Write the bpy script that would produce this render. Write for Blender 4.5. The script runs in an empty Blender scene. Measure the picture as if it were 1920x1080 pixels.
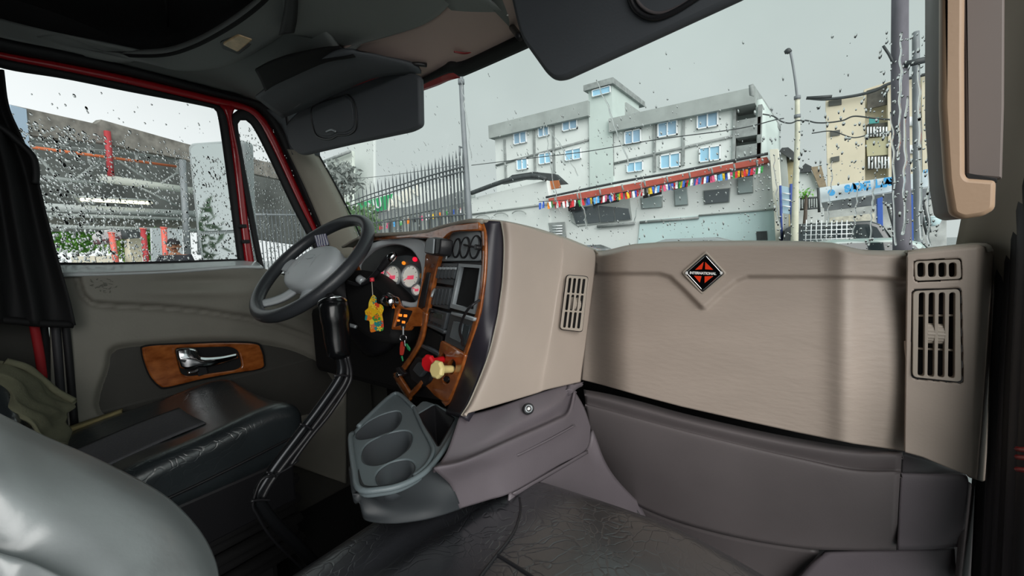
import bpy, bmesh, math, random
from mathutils import Vector, Matrix
random.seed(7)
V = Vector
SC = bpy.context.scene
COL = SC.collection

# ------------------------------------------------------------------ camera, sky, light, exposure
CAM = V((0, 0, 1.15))            # metres; cab floor is z = 0, truck faces +y
F_PX, YAW, PITCH, ROLL = 780.0, 36.0, 6.0, 2.2
_y, _p, _r = [math.radians(a) for a in (YAW, PITCH, ROLL)]
FWD = V((-math.sin(_y) * math.cos(_p), math.cos(_y) * math.cos(_p), -math.sin(_p)))
_r0 = V((math.cos(_y), math.sin(_y), 0))
_u0 = V((-math.sin(_y) * math.sin(_p), math.cos(_y) * math.sin(_p), math.cos(_p)))
RGT = math.cos(_r) * _r0 - math.sin(_r) * _u0
UPV = math.sin(_r) * _r0 + math.cos(_r) * _u0
cd = bpy.data.cameras.new('camera')
cam = bpy.data.objects.new('camera', cd)
COL.objects.link(cam)
cam.matrix_world = Matrix.Translation(CAM) @ Matrix((RGT, UPV, -FWD)).transposed().to_4x4()
cd.sensor_width = 36.0
cd.lens = F_PX * 36.0 / 1920.0
cd.clip_start = 0.02
cd.clip_end = 400
SC.camera = cam

SC.view_settings.view_transform = 'Standard'
SC.view_settings.look = 'None'
SC.view_settings.gamma = 1.0
SC.view_settings.use_curve_mapping = False
SC.view_settings.exposure = -0.02

w = bpy.data.worlds.new('overcast_sky')
SC.world = w
w.use_nodes = True
nt = w.node_tree
for n in list(nt.nodes):
    nt.nodes.remove(n)
def wn(t, **k):
    n = nt.nodes.new(t)
    for a, b in k.items():
        setattr(n, a, b)
    return n
tc = wn('ShaderNodeTexCoord')
sep = wn('ShaderNodeSeparateXYZ')
nt.links.new(tc.outputs['Generated'], sep.inputs[0])
mr = wn('ShaderNodeMapRange')
mr.inputs['From Min'].default_value = 0.0
mr.inputs['From Max'].default_value = 0.75
nt.links.new(sep.outputs['Z'], mr.inputs['Value'])
ramp = wn('ShaderNodeValToRGB')
ramp.color_ramp.elements[0].color = (0.64, 0.70, 0.69, 1)
ramp.color_ramp.elements[1].color = (0.50, 0.605, 0.575, 1)
nt.links.new(mr.outputs[0], ramp.inputs[0])
# the cloud is thinner, so brighter, towards the driver's side
mr2 = wn('ShaderNodeMapRange')
mr2.inputs['From Min'].default_value = 0.80
mr2.inputs['From Max'].default_value = 0.97
mr2.inputs['To Min'].default_value = 0.0
mr2.inputs['To Max'].default_value = 1.0
neg = wn('ShaderNodeMath', operation='MULTIPLY')
neg.inputs[1].default_value = -1
nt.links.new(sep.outputs['X'], neg.inputs[0])
nt.links.new(neg.outputs[0], mr2.inputs['Value'])
ns = wn('ShaderNodeTexNoise')
ns.inputs['Scale'].default_value = 2.2
ns.inputs['Detail'].default_value = 4
nt.links.new(tc.outputs['Generated'], ns.inputs['Vector'])
mixn = wn('ShaderNodeMix', data_type='RGBA', blend_type='MIX')
nt.links.new(mr2.outputs[0], mixn.inputs[0])
nt.links.new(ramp.outputs[0], mixn.inputs[6])
mixn.inputs[7].default_value = (0.98, 1.02, 1.03, 1)
mul = wn('ShaderNodeMix', data_type='RGBA', blend_type='MULTIPLY')
mul.inputs[0].default_value = 0.35
cr = wn('ShaderNodeMapRange')
cr.inputs['From Min'].default_value = 0.3
cr.inputs['From Max'].default_value = 0.7
cr.inputs['To Min'].default_value = 0.72
cr.inputs['To Max'].default_value = 1.15
nt.links.new(ns.outputs[0], cr.inputs['Value'])
nt.links.new(mixn.outputs[2], mul.inputs[6])
nt.links.new(cr.outputs[0], mul.inputs[7])
bg = wn('ShaderNodeBackground')
bg.inputs['Strength'].default_value = 1.0
nt.links.new(mul.outputs[2], bg.inputs['Color'])
wo = wn('ShaderNodeOutputWorld')
nt.links.new(bg.outputs[0], wo.inputs[0])

# daylight brightest part of the cloud, behind the open passenger door
sd = bpy.data.lights.new('cloud_sun', 'SUN')
sd.energy = 3.4
sd.angle = math.radians(60)
sd.color = (1.0, 0.975, 0.95)
sun = bpy.data.objects.new('cloud_sun', sd)
COL.objects.link(sun)
sun.rotation_euler = V((0.68, -0.58, 0.45)).to_track_quat('Z', 'Y').to_euler()

# ------------------------------------------------------------------ measuring helpers
def ray(px, py):
    return FWD + (px - 960.0) / F_PX * RGT + (540.0 - py) / F_PX * UPV
def D(px, py, d):
    return CAM + ray(px, py) * d
AX = {'X': 0, 'Y': 1, 'Z': 2}
def P(px, py, s, v=None):
    """a point seen at (px, py): at a depth, on X/Y/Z = v, or on the plane (point, normal)"""
    if isinstance(s, str):
        r = ray(px, py); a = AX[s]
        return CAM + r * ((v - CAM[a]) / r[a])
    if isinstance(s, (tuple, list)):
        r = ray(px, py)
        return CAM + r * ((s[0] - CAM).dot(s[1]) / r.dot(s[1]))
    return CAM + ray(px, py) * s
def pts(lst, *s):
    return [P(q[0], q[1], *(q[2:] if len(q) > 2 else s)) for q in lst]
def vplane(a, b):
    n = (b - a).cross(V((0, 0, 1))).normalized()
    if n.dot(CAM - a) < 0: n = -n
    return (a, n)
def shift(pl, k):
    """plane moved k metres towards the camera side along its normal"""
    return (pl[0] + pl[1] * k, pl[1])
def lin(h):
    h = h.lstrip('#')
    c = [int(h[i:i + 2], 16) / 255 for i in (0, 2, 4)]
    return tuple((x / 12.92 if x <= 0.04045 else ((x + 0.055) / 1.055) ** 2.4) for x in c) + (1,)

# ------------------------------------------------------------------ materials
MATS = {}
def mat(name, hexc, rough=0.6, metal=0.0, var=0.0, vscale=8.0, bump=0.0, bscale=60.0, coat=0.0, emit=0.0, spec=0.5, hex2=None, kind='noise', stretch=None):
    if name in MATS: return MATS[name]
    m = bpy.data.materials.new(name); m.use_nodes = True
    t = m.node_tree; b = t.nodes['Principled BSDF']
    b.inputs['Roughness'].default_value = rough
    b.inputs['Metallic'].default_value = metal
    b.inputs['Coat Weight'].default_value = coat
    b.inputs['Specular IOR Level'].default_value = spec
    c = lin(hexc)
    b.inputs['Base Color'].default_value = c
    co = t.nodes.new('ShaderNodeTexCoord')
    src = co.outputs['Object']
    if stretch:
        mp = t.nodes.new('ShaderNodeMapping'); mp.inputs['Scale'].default_value = stretch
        t.links.new(src, mp.inputs[0]); src = mp.outputs[0]
    if var or hex2:
        if kind == 'voronoi':
            nz = t.nodes.new('ShaderNodeTexVoronoi'); nz.inputs['Scale'].default_value = vscale
            o = nz.outputs['Distance']
        elif kind == 'wave':
            nz = t.nodes.new('ShaderNodeTexWave'); nz.inputs['Scale'].default_value = vscale
            nz.inputs['Distortion'].default_value = 6; nz.inputs['Detail'].default_value = 3
            o = nz.outputs[0]
        else:
            nz = t.nodes.new('ShaderNodeTexNoise'); nz.inputs['Scale'].default_value = vscale
            nz.inputs['Detail'].default_value = 5; o = nz.outputs[0]
        t.links.new(src, nz.inputs['Vector'])
        rp = t.nodes.new('ShaderNodeValToRGB')
        if hex2: a, d = c, lin(hex2)
        else:
            a = tuple(x * (1 - var) for x in c[:3]) + (1,); d = tuple(min(1, x * (1 + var)) for x in c[:3]) + (1,)
        rp.color_ramp.elements[0].color = a; rp.color_ramp.elements[1].color = d
        rp.color_ramp.elements[0].position = 0.3; rp.color_ramp.elements[1].position = 0.7
        t.links.new(o, rp.inputs[0]); t.links.new(rp.outputs[0], b.inputs['Base Color'])
        if rough < 0.6 and var:
            rr = t.nodes.new('ShaderNodeMapRange'); rr.inputs['To Min'].default_value = rough * 0.8; rr.inputs['To Max'].default_value = rough * 1.25
            t.links.new(o, rr.inputs['Value']); t.links.new(rr.outputs[0], b.inputs['Roughness'])
    if bump:
        nb = t.nodes.new('ShaderNodeTexNoise'); nb.inputs['Scale'].default_value = bscale; nb.inputs['Detail'].default_value = 4
        t.links.new(src, nb.inputs['Vector'])
        bp = t.nodes.new('ShaderNodeBump'); bp.inputs['Strength'].default_value = bump; bp.inputs['Distance'].default_value = 0.002
        t.links.new(nb.outputs[0], bp.inputs['Height']); t.links.new(bp.outputs[0], b.inputs['Normal'])
    if emit:
        b.inputs['Emission Color'].default_value = c; b.inputs['Emission Strength'].default_value = emit
    MATS[name] = m
    return m
def leather(name, hexc, rough, crack=0.5, cscale=14.0):
    if name in MATS: return MATS[name]
    m = mat(name, hexc, rough, var=0.25, vscale=5, spec=1.0)
    m.node_tree.nodes['Principled BSDF'].inputs['Coat Weight'].default_value = 0.6
    m.node_tree.nodes['Principled BSDF'].inputs['Coat Roughness'].default_value = 0.3
    t = m.node_tree; b = t.nodes['Principled BSDF']
    co = t.nodes.new('ShaderNodeTexCoord')
    n1 = t.nodes.new('ShaderNodeTexNoise'); n1.inputs['Scale'].default_value = 6; n1.inputs['Detail'].default_value = 3
    t.links.new(co.outputs['Object'], n1.inputs['Vector'])
    ad = t.nodes.new('ShaderNodeMix'); ad.data_type = 'RGBA'; ad.blend_type = 'LINEAR_LIGHT'; ad.inputs[0].default_value = 0.12
    t.links.new(co.outputs['Object'], ad.inputs[6]); t.links.new(n1.outputs['Color'], ad.inputs[7])
    vo = t.nodes.new('ShaderNodeTexVoronoi'); vo.feature = 'DISTANCE_TO_EDGE'; vo.inputs['Scale'].default_value = cscale
    t.links.new(ad.outputs[2], vo.inputs['Vector'])
    mr_ = t.nodes.new('ShaderNodeMapRange'); mr_.inputs['From Max'].default_value = 0.08
    t.links.new(vo.outputs['Distance'], mr_.inputs['Value'])
    gn = t.nodes.new('ShaderNodeTexNoise'); gn.inputs['Scale'].default_value = 3.5
    t.links.new(co.outputs['Object'], gn.inputs['Vector'])
    gm = t.nodes.new('ShaderNodeMapRange'); gm.inputs['From Min'].default_value = 0.42; gm.inputs['From Max'].default_value = 0.62
    t.links.new(gn.outputs[0], gm.inputs['Value'])
    mx = t.nodes.new('ShaderNodeMix'); mx.data_type = 'FLOAT'
    t.links.new(gm.outputs[0], mx.inputs[0]); mx.inputs[2].default_value = 1.0; t.links.new(mr_.outputs[0], mx.inputs[3])
    fn = t.nodes.new('ShaderNodeTexNoise'); fn.inputs['Scale'].default_value = 90; fn.inputs['Detail'].default_value = 4
    t.links.new(co.outputs['Object'], fn.inputs['Vector'])
    b1 = t.nodes.new('ShaderNodeBump'); b1.inputs['Strength'].default_value = crack; b1.inputs['Distance'].default_value = 0.004
    t.links.new(mx.outputs[0], b1.inputs['Height'])
    b2 = t.nodes.new('ShaderNodeBump'); b2.inputs['Strength'].default_value = 0.22; b2.inputs['Distance'].default_value = 0.002
    t.links.new(fn.outputs[0], b2.inputs['Height']); t.links.new(b1.outputs[0], b2.inputs['Normal'])
    t.links.new(b2.outputs[0], b.inputs['Normal'])
    return m
def glass_mat(name, tint=(1, 1, 1, 1), gloss=0.05):
    m = bpy.data.materials.new(name); m.use_nodes = True; t = m.node_tree
    for n in list(t.nodes): t.nodes.remove(n)
    tr = t.nodes.new('ShaderNodeBsdfTransparent'); tr.inputs[0].default_value = tint
    gl = t.nodes.new('ShaderNodeBsdfGlossy'); gl.inputs['Roughness'].default_value = 0.02
    mx = t.nodes.new('ShaderNodeMixShader'); lw = t.nodes.new('ShaderNodeFresnel'); lw.inputs[0].default_value = 1.25
    t.links.new(lw.outputs[0], mx.inputs[0]); t.links.new(tr.outputs[0], mx.inputs[1]); t.links.new(gl.outputs[0], mx.inputs[2])
    o = t.nodes.new('ShaderNodeOutputMaterial'); t.links.new(mx.outputs[0], o.inputs[0])
    MATS[name] = m; return m
def water_mat():
    m = bpy.data.materials.new('water'); m.use_nodes = True; t = m.node_tree
    for n in list(t.nodes): t.nodes.remove(n)
    g = t.nodes.new('ShaderNodeBsdfGlass'); g.inputs['IOR'].default_value = 1.33; g.inputs['Roughness'].default_value = 0.0
    o = t.nodes.new('ShaderNodeOutputMaterial'); t.links.new(g.outputs[0], o.inputs[0])
    MATS['water'] = m; return m

# interior
beige = mat('beige_plastic', 'AFA196', 0.5, var=0.05, vscale=5, bump=0.12, bscale=220)
beige_w = mat('beige_wrinkled_plastic', 'AFA196', 0.48, var=0.05, vscale=4, bump=0.45, bscale=34, stretch=(1, 1, 3.2))
taupe = mat('taupe_trim', 'A09A8E', 0.6, var=0.06, vscale=6, bump=0.1, bscale=150)
greyplum = mat('plum_grey_plastic', '676065', 0.42, var=0.07, vscale=6, bump=0.12, bscale=300)
darkplum = mat('dark_grey_plastic', '5F595A', 0.45, var=0.08, vscale=5, bump=0.1, bscale=250)
black = mat('black_plastic', '202023', 0.42, bump=0.1, bscale=200)
blackm = mat('matte_black', '0C0C0E', 0.8)
bezelm = mat('satin_black_bezel', '2E2B33', 0.38, bump=0.05, bscale=300)
rubber = mat('black_rubber', '19191C', 0.62, bump=0.15, bscale=120)
rubber2 = mat('dark_ribbed_rubber', '38383C', 0.55, bump=0.15, bscale=120)
redp = mat('red_paint', 'B01420', 0.28, coat=0.5, var=0.06)
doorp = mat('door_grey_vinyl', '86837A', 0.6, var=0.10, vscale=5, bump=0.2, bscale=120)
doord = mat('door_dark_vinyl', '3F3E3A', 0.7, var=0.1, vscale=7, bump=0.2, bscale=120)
wood = mat('burl_wood', '7A3B14', 0.22, coat=0.8, hex2='B56A33', vscale=22, kind='noise', stretch=(1, 1, 2.0))
head_g = mat('grey_headliner', '8C908E', 0.8, var=0.06, vscale=5, bump=0.2, bscale=160)
head_d = mat('dark_fabric_headliner', '1B1A1C', 0.95, var=0.3, vscale=3, bump=0.3, bscale=240)
pinkb = mat('rose_beige_headliner', 'C9B2AA', 0.7, var=0.04, vscale=5)
visorm = mat('charcoal_visor', '54585D', 0.6, var=0.05, bump=0.15, bscale=220)
chrome = mat('chrome', 'D8DADD', 0.12, metal=1.0)
silver = mat('silver_plastic', 'B4BBBE', 0.35, metal=0.3)
steelgrey = mat('grey_wheel_plastic', 'C6CDD1', 0.38, var=0.04)
blk_leather = leather('cracked_black_leather', '2C2D31', 0.24, 0.26, 42)
blk_leather2 = leather('worn_black_leather', '2A3033', 0.28, 0.2, 34)
smooth_leather = leather('smooth_grey_leather', '9AA0A2', 0.36, 0.08, 8)
fabric = mat('grey_seat_fabric', '55565A', 0.95, bump=0.4, bscale=400, var=0.15, vscale=200)
cloth = mat('olive_cloth', '6A6A56', 0.95, bump=0.5, bscale=250, var=0.25, vscale=14)
carpet = mat('black_carpet', '0E0E10', 0.98, bump=0.5, bscale=300)
window_glass = glass_mat('window_glass', (0.97, 0.985, 0.98, 1))
water = water_mat()

# ------------------------------------------------------------------ object helpers
def setp(o, label=None, cat=None, group=None, kind=None):
    if label: o['label'] = label
    if cat: o['category'] = cat
    if group: o['group'] = group
    if kind: o['kind'] = kind
    return o
def thing(name, label, cat, group=None):
    o = bpy.data.objects.new(name, None); COL.objects.link(o); o.empty_display_size = 0.05
    return setp(o, label, cat, group)
def structure(name, label=None):
    o = bpy.data.objects.new(name, None); COL.objects.link(o)
    return setp(o, label, None, None, 'structure')
def link(name, me, m, parent=None, smooth=True):
    if m: me.materials.append(m) if not isinstance(m, (list, tuple)) else [me.materials.append(x) for x in m]
    if smooth:
        for p in me.polygons: p.use_smooth = True
    o = bpy.data.objects.new(name, me); COL.objects.link(o)
    if parent: o.parent = parent
    return o
def mesh(name, vs, fs, m, parent=None, smooth=True, sub=0, bev=0.0, solid=0.0, segs=2):
    me = bpy.data.meshes.new(name)
    me.from_pydata([tuple(v) for v in vs], [], fs); me.update()
    o = link(name, me, m, parent, smooth)
    if solid:
        s = o.modifiers.new('s', 'SOLIDIFY'); s.thickness = solid; s.offset = -1; s.use_even_offset = False
    if bev:
        b = o.modifiers.new('b', 'BEVEL'); b.width = bev; b.segments = segs; b.limit_method = 'ANGLE'; b.angle_limit = math.radians(35)
    if sub:
        s = o.modifiers.new('u', 'SUBSURF'); s.levels = sub; s.render_levels = sub
    return o
def flat(o):
    for p in o.data.polygons: p.use_smooth = False
    return o
def cr1(p, t):
    """catmull-rom through list p of vectors, t in 0..1"""
    n = len(p) - 1
    if n == 0: return p[0]
    x = min(max(t, 0), 1) * n; i = min(int(x), n - 1); f = x - i
    a = p[i - 1] if i > 0 else p[i] * 2 - p[i + 1]
    b, c = p[i], p[i + 1]
    d = p[i + 2] if i + 2 <= n else p[i + 1] * 2 - p[i]
    return 0.5 * ((2 * b) + (c - a) * f + (2 * a - 5 * b + 4 * c - d) * f * f + (3 * b - a - 3 * c + d) * f ** 3)
def resample(p, n):
    L = [0]
    dense = [cr1(p, i / 200) for i in range(201)] if len(p) > 2 else [p[0].lerp(p[1], i / 200) for i in range(201)]
    for i in range(200): L.append(L[-1] + (dense[i + 1] - dense[i]).length)
    out = []; j = 0
    for k in range(n):
        s = L[-1] * k / (n - 1)
        while j < 199 and L[j + 1] < s: j += 1
        seg = L[j + 1] - L[j] or 1
        out.append(dense[j].lerp(dense[j + 1], min(1, max(0, (s - L[j]) / seg))))
    return out
def surf(name, rows, m, parent=None, nu=24, nv=16, thick=0.006, fn=None, even=True, sub=0, toward=None):
    """smooth sheet through rows of points, front side to the cab interior, thickness behind it"""
    R = [resample(r, nu) if even else [cr1(r, i / (nu - 1)) for i in range(nu)] for r in rows]
    cols = list(zip(*R))
    vs = []
    for j in range(nv):
        for i in range(nu):
            p = cr1(list(cols[i]), j / (nv - 1))
            if fn: p = fn(p, i / (nu - 1), j / (nv - 1))
            vs.append(p)
    fs = [(j * nu + i, j * nu + i + 1, (j + 1) * nu + i + 1, (j + 1) * nu + i) for j in range(nv - 1) for i in range(nu - 1)]
    k = (nv // 2) * nu + nu // 2
    nrm = (vs[k + 1] - vs[k]).cross(vs[k + nu] - vs[k])
    if nrm.dot((toward or CAM) - vs[k]) < 0: fs = [f[::-1] for f in fs]
    return mesh(name, vs, fs, m, parent, solid=thick, sub=sub)
def band(name, A, B, m, parent=None, n=40, bulge=0.004, thick=0.006, k=5):
    """strip between two edge lines with a rounded crown towards the cab"""
    a, b = resample(A, n), resample(B, n)
    rows = []
    for j in range(k):
        t = j / (k - 1)
        rows.append([a[i].lerp(b[i], t) + (CAM - a[i]).normalized() * bulge * math.sin(math.pi * t) for i in range(n)])
    vs = [p for r in rows for p in r]
    fs = [(j * n + i, j * n + i + 1, (j + 1) * n + i + 1, (j + 1) * n + i) for j in range(k - 1) for i in range(n - 1)]
    q = (k // 2) * n + n // 2
    nrm = (vs[q + 1] - vs[q]).cross(vs[q + n] - vs[q]) if k > 2 else (vs[n // 2 + 1] - vs[n // 2]).cross(vs[n + n // 2] - vs[n // 2])
    if nrm.dot(CAM - vs[q]) < 0: fs = [f[::-1] for f in fs]
    return mesh(name, vs, fs, m, parent, solid=thick)
def tube(name, path, r, m, parent=None, n=60, seg=12, flatx=1.0, smooth_path=True):
    p = resample(path, n) if smooth_path else path
    n = len(p)
    rad = (lambda t: r) if not isinstance(r, (list, tuple)) else (lambda t: r[min(len(r) - 2, int(t * (len(r) - 1)))] * (1 - (t * (len(r) - 1) - min(len(r) - 2, int(t * (len(r) - 1))))) + r[min(len(r) - 2, int(t * (len(r) - 1))) + 1] * (t * (len(r) - 1) - min(len(r) - 2, int(t * (len(r) - 1)))))
    vs = []; prev = None
    for i in range(n):
        tg = (p[min(i + 1, n - 1)] - p[max(i - 1, 0)]).normalized()
        if prev is None:
            up = V((0, 0, 1)) if abs(tg.z) < 0.9 else V((1, 0, 0))
            a = tg.cross(up).normalized()
        else:
            a = (prev - tg * prev.dot(tg)).normalized()
        prev = a; b = tg.cross(a)
        R = rad(i / (n - 1))
        for s in range(seg):
            th = 2 * math.pi * s / seg
            vs.append(p[i] + (a * math.cos(th) * flatx + b * math.sin(th)) * R)
    fs = [(i * seg + s, i * seg + (s + 1) % seg, (i + 1) * seg + (s + 1) % seg, (i + 1) * seg + s) for i in range(n - 1) for s in range(seg)]
    fs.append(tuple(range(seg))[::-1]); fs.append(tuple((n - 1) * seg + s for s in range(seg)))
    o = mesh(name, vs, fs, m, parent)
    return o
def obox(c, ex, ey, ez):
    """eight corners from centre and three half-extent vectors"""
    return [c + a * ex + b * ey + d * ez for d in (-1, 1) for b in (-1, 1) for a in (-1, 1)]
BF = [(0, 2, 3, 1), (4, 5, 7, 6), (0, 1, 5, 4), (2, 6, 7, 3), (0, 4, 6, 2), (1, 3, 7, 5)]
def box(name, c, hx, hy, hz, m, parent=None, bev=0.0, rot=0.0, ax=None):
    if ax: ex, ey, ez = ax[0] * hx, ax[1] * hy, ax[2] * hz
    else:
        ex = V((math.cos(rot), math.sin(rot), 0)) * hx; ey = V((-math.sin(rot), math.cos(rot), 0)) * hy; ez = V((0, 0, hz))
    return flat(mesh(name, obox(V(c), ex, ey, ez), BF, m, parent, bev=bev, smooth=False))
def frame_of(pl):
    """in-plane axes of a plane: u to the picture's right-ish, v up-ish"""
    n = pl[1].normalized()
    if n.dot(CAM - pl[0]) < 0: n = -n
    u = RGT - n * RGT.dot(n)
    up = V((0, 0, 1)); v = up - n * up.dot(n)
    if v.length < 0.2: v = UPV - n * UPV.dot(n)
    v.normalize(); u = v.cross(n).normalized()
    return u, v, n
def rnd(p, r, n=4):
    """round the corners of a pixel outline"""
    out = []
    N = len(p)
    for i in range(N):
        a, b, c = V(p[i - 1][:2]), V(p[i][:2]), V(p[(i + 1) % N][:2])
        la, lc = (a - b).length, (c - b).length
        q = min(r, la * 0.45, lc * 0.45)
        s, e = b + (a - b) * (q / la), b + (c - b) * (q / lc)
        for k in range(n + 1):
            t = k / n
            out.append(tuple((1 - t) ** 2 * s + 2 * t * (1 - t) * b + t * t * e))
    return out
def smoothc(p, n=8):
    """closed catmull-rom through pixel points"""
    N = len(p); out = []
    q = [V(x[:2]) for x in p]
    for i in range(N):
        a, b, c, d = q[i - 1], q[i], q[(i + 1) % N], q[(i + 2) % N]
        for k in range(n):
            f = k / n
            out.append(tuple(0.5 * ((2 * b) + (c - a) * f + (2 * a - 5 * b + 4 * c - d) * f * f + (3 * b - a - 3 * c + d) * f ** 3)))
    return out
def ell(cx, cy, rx, ry, n=24, rot=0):
    c, s = math.cos(rot), math.sin(rot)
    return [(cx + rx * math.cos(2 * math.pi * i / n) * c - ry * math.sin(2 * math.pi * i / n) * s, cy + rx * math.cos(2 * math.pi * i / n) * s + ry * math.sin(2 * math.pi * i / n) * c) for i in range(n)]
def plate(name, outline, pl, thick, m, parent=None, holes=(), bev=0.001, off=0.0, w3=False):
    """solid plate lying on plane pl; outline and holes in pixels of the survey photo (or points with w3)"""
    u, v, n = frame_of(pl); O = pl[0]
    cu = bpy.data.curves.new(name, 'CURVE'); cu.dimensions = '2D'; cu.fill_mode = 'BOTH'
    bev = min(bev, thick * 0.45)
    cu.extrude = max(1e-5, thick / 2 - bev); cu.bevel_depth = bev; cu.bevel_resolution = 1; cu.offset = -bev
    for ol in [outline] + list(holes):
        p3 = [q if w3 else P(q[0], q[1], (O, n)) for q in ol]
        c2 = [((q - O).dot(u), (q - O).dot(v)) for q in p3]
        sp = cu.splines.new('POLY'); sp.points.add(len(c2) - 1); sp.use_cyclic_u = True
        for i, q in enumerate(c2): sp.points[i].co = (q[0], q[1], 0, 1)
    tmp = bpy.data.objects.new('t', cu)
    me = bpy.data.meshes.new_from_object(tmp)
    bpy.data.objects.remove(tmp); bpy.data.curves.remove(cu)
    me.transform(Matrix.Translation(O + n * (off - thick / 2)) @ Matrix((u, v, n)).transposed().to_4x4())
    me.name = name
    o = link(name, me, m, parent, smooth=False)
    return o
def text3(name, s, px, py, pl, height, m, parent=None, ang=0.0, depth=0.001, off=0.002, squeeze=1.0, bold=0.0):
    u, v, n = frame_of(pl)
    cu = bpy.data.curves.new(name, 'FONT'); cu.body = s; cu.align_x = 'CENTER'; cu.align_y = 'CENTER'
    cu.size = height; cu.extrude = depth; cu.offset = bold
    tmp = bpy.data.objects.new('t', cu); me = bpy.data.meshes.new_from_object(tmp)
    bpy.data.objects.remove(tmp); bpy.data.curves.remove(cu)
    c, sn = math.cos(ang), math.sin(ang)
    M = Matrix((u * c + v * sn, v * c - u * sn, n)).transposed().to_4x4()
    me.transform(Matrix.Translation(P(px, py, (pl[0], n)) + n * off) @ M @ Matrix.Diagonal((squeeze, 1, 1, 1)))
    return link(name, me, m, parent, smooth=False)
def rbox(name, x0, x1, y0, y1, z0, z1, r, m, parent=None, fn=None, n=22, rz=0.0, piv=None):
    """rounded upholstered block with a shaping function"""
    bm = bmesh.new(); bmesh.ops.create_cube(bm, size=2.0)
    bmesh.ops.subdivide_edges(bm, edges=bm.edges[:], cuts=n, use_grid_fill=True)
    c = V(((x0 + x1) / 2, (y0 + y1) / 2, (z0 + z1) / 2)); h = V(((x1 - x0) / 2, (y1 - y0) / 2, (z1 - z0) / 2))
    for v_ in bm.verts:
        # concentrate samples near the edges
        q = V([math.copysign(1 - (1 - abs(a)) ** 1.15, a) for a in v_.co])
        p = V((q.x * h.x, q.y * h.y, q.z * h.z))
        rr = min(r, h.x, h.y, h.z)
        inner = V([max(-(h[i] - rr), min(h[i] - rr, p[i])) for i in range(3)])
        d = p - inner
        if d.length > 1e-9: p = inner + d.normalized() * rr
        p = p + c
        if fn: p = fn(p, q)
        v_.co = p
    me = bpy.data.meshes.new(name); bm.to_mesh(me); bm.free()
    o = link(name, me, m, parent)
    return o
def carve(o, poly, s=0.97):
    c = (sum(q[0] for q in poly) / len(poly), sum(q[1] for q in poly) / len(poly))
    q2 = [((x - c[0]) * s + c[0], (y - c[1]) * s + c[1]) for x, y in poly]
    bm = bmesh.new(); bm.from_mesh(o.data); kill = []
    for f in bm.faces:
        d = f.calc_center_median() - CAM; z = d.dot(FWD)
        if pinpoly(960 + F_PX * d.dot(RGT) / z, 540 - F_PX * d.dot(UPV) / z, q2): kill.append(f)
    bmesh.ops.delete(bm, geom=kill, context='FACES'); bm.to_mesh(o.data); bm.free()
def ss(a, b, x):
    t = min(1, max(0, (x - a) / (b - a))) if b != a else float(x > a)
    return t * t * (3 - 2 * t)
def pinpoly(x, y, poly):
    c = False; n = len(poly)
    for i in range(n):
        x1, y1 = poly[i][:2]; x2, y2 = poly[i - 1][:2]
        if (y1 > y) != (y2 > y) and x < (x2 - x1) * (y - y1) / (y2 - y1) + x1: c = not c
    return c
def segd(x, y, a, b):
    dx, dy = b[0] - a[0], b[1] - a[1]; L = dx * dx + dy * dy
    t = max(0, min(1, ((x - a[0]) * dx + (y - a[1]) * dy) / L)) if L else 0
    return math.hypot(x - a[0] - t * dx, y - a[1] - t * dy)
def polyd(x, y, pl):
    return min(segd(x, y, pl[i], pl[i + 1]) for i in range(len(pl) - 1))


# ------------------------------------------------------------------ the cab shell
DXW = -1.85
fl = structure('floor', 'black carpeted cab floor')
box('floor_carpet', (-0.79, 0.25, -0.02), 1.12, 1.25, 0.02, carpet, fl)
fw = structure('wall_front', 'black firewall below the dashboard')
box('firewall', (-0.79, 1.40, 0.50), 1.10, 0.02, 0.52, blackm, fw)
wb = structure('wall_back', 'dark rear wall of the cab')
box('rear_panel', (-0.79, -1.0, 1.05), 1.12, 0.02, 1.05, head_d, wb)
wl = structure('wall_left', 'dark side wall behind the driver door')
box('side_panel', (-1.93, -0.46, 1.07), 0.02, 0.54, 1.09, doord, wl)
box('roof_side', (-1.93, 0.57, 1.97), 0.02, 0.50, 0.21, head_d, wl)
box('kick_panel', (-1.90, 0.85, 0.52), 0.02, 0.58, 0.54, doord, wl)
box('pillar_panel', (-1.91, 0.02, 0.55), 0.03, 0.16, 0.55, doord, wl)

ce = structure('ceiling', 'dark headliner with grey moulded front')
box('roof_panel', (-0.79, -0.05, 2.16), 1.14, 1.0, 0.02, head_d, ce)
# front roof skin, outside the headliner, down to the windscreen header
surf('roof_skin', [[V((-1.95, 0.95, 2.14)), V((-0.79, 0.98, 2.16)), V((0.36, 0.95, 2.14))],
                   [V((-1.92, 0.98, 1.9)), V((-0.79, 1.06, 1.92)), V((0.34, 0.98, 1.9))],
                   [V((-1.87, 0.93, 1.74)), V((-0.79, 1.03, 1.74)), V((0.30, 0.93, 1.74))]], redp, ce, nu=30, nv=10, thick=0.01)
L0 = pts([(-120, 30), (0, 68), (120, 92), (250, 122), (400, 163), (480, 186), (535, 208)], 'X', -1.83)
L0b = pts([(-120, 10), (0, 50), (120, 72), (250, 104), (400, 150), (480, 168), (540, 186)], 'Z', 1.79)
L1 = [P(-120, 5, 'Z', 1.83), P(0, 44, 'Z', 1.83), P(60, 66, 'Z', 1.82), P(180, 94, 'Z', 1.80), P(290, 101, 'Z', 1.79), P(355, 86, 'Z', 1.78), P(430, 46, 'Z', 1.77), P(490, 0, 'Z', 1.77), P(520, -40, 'Z', 1.77)]
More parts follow.
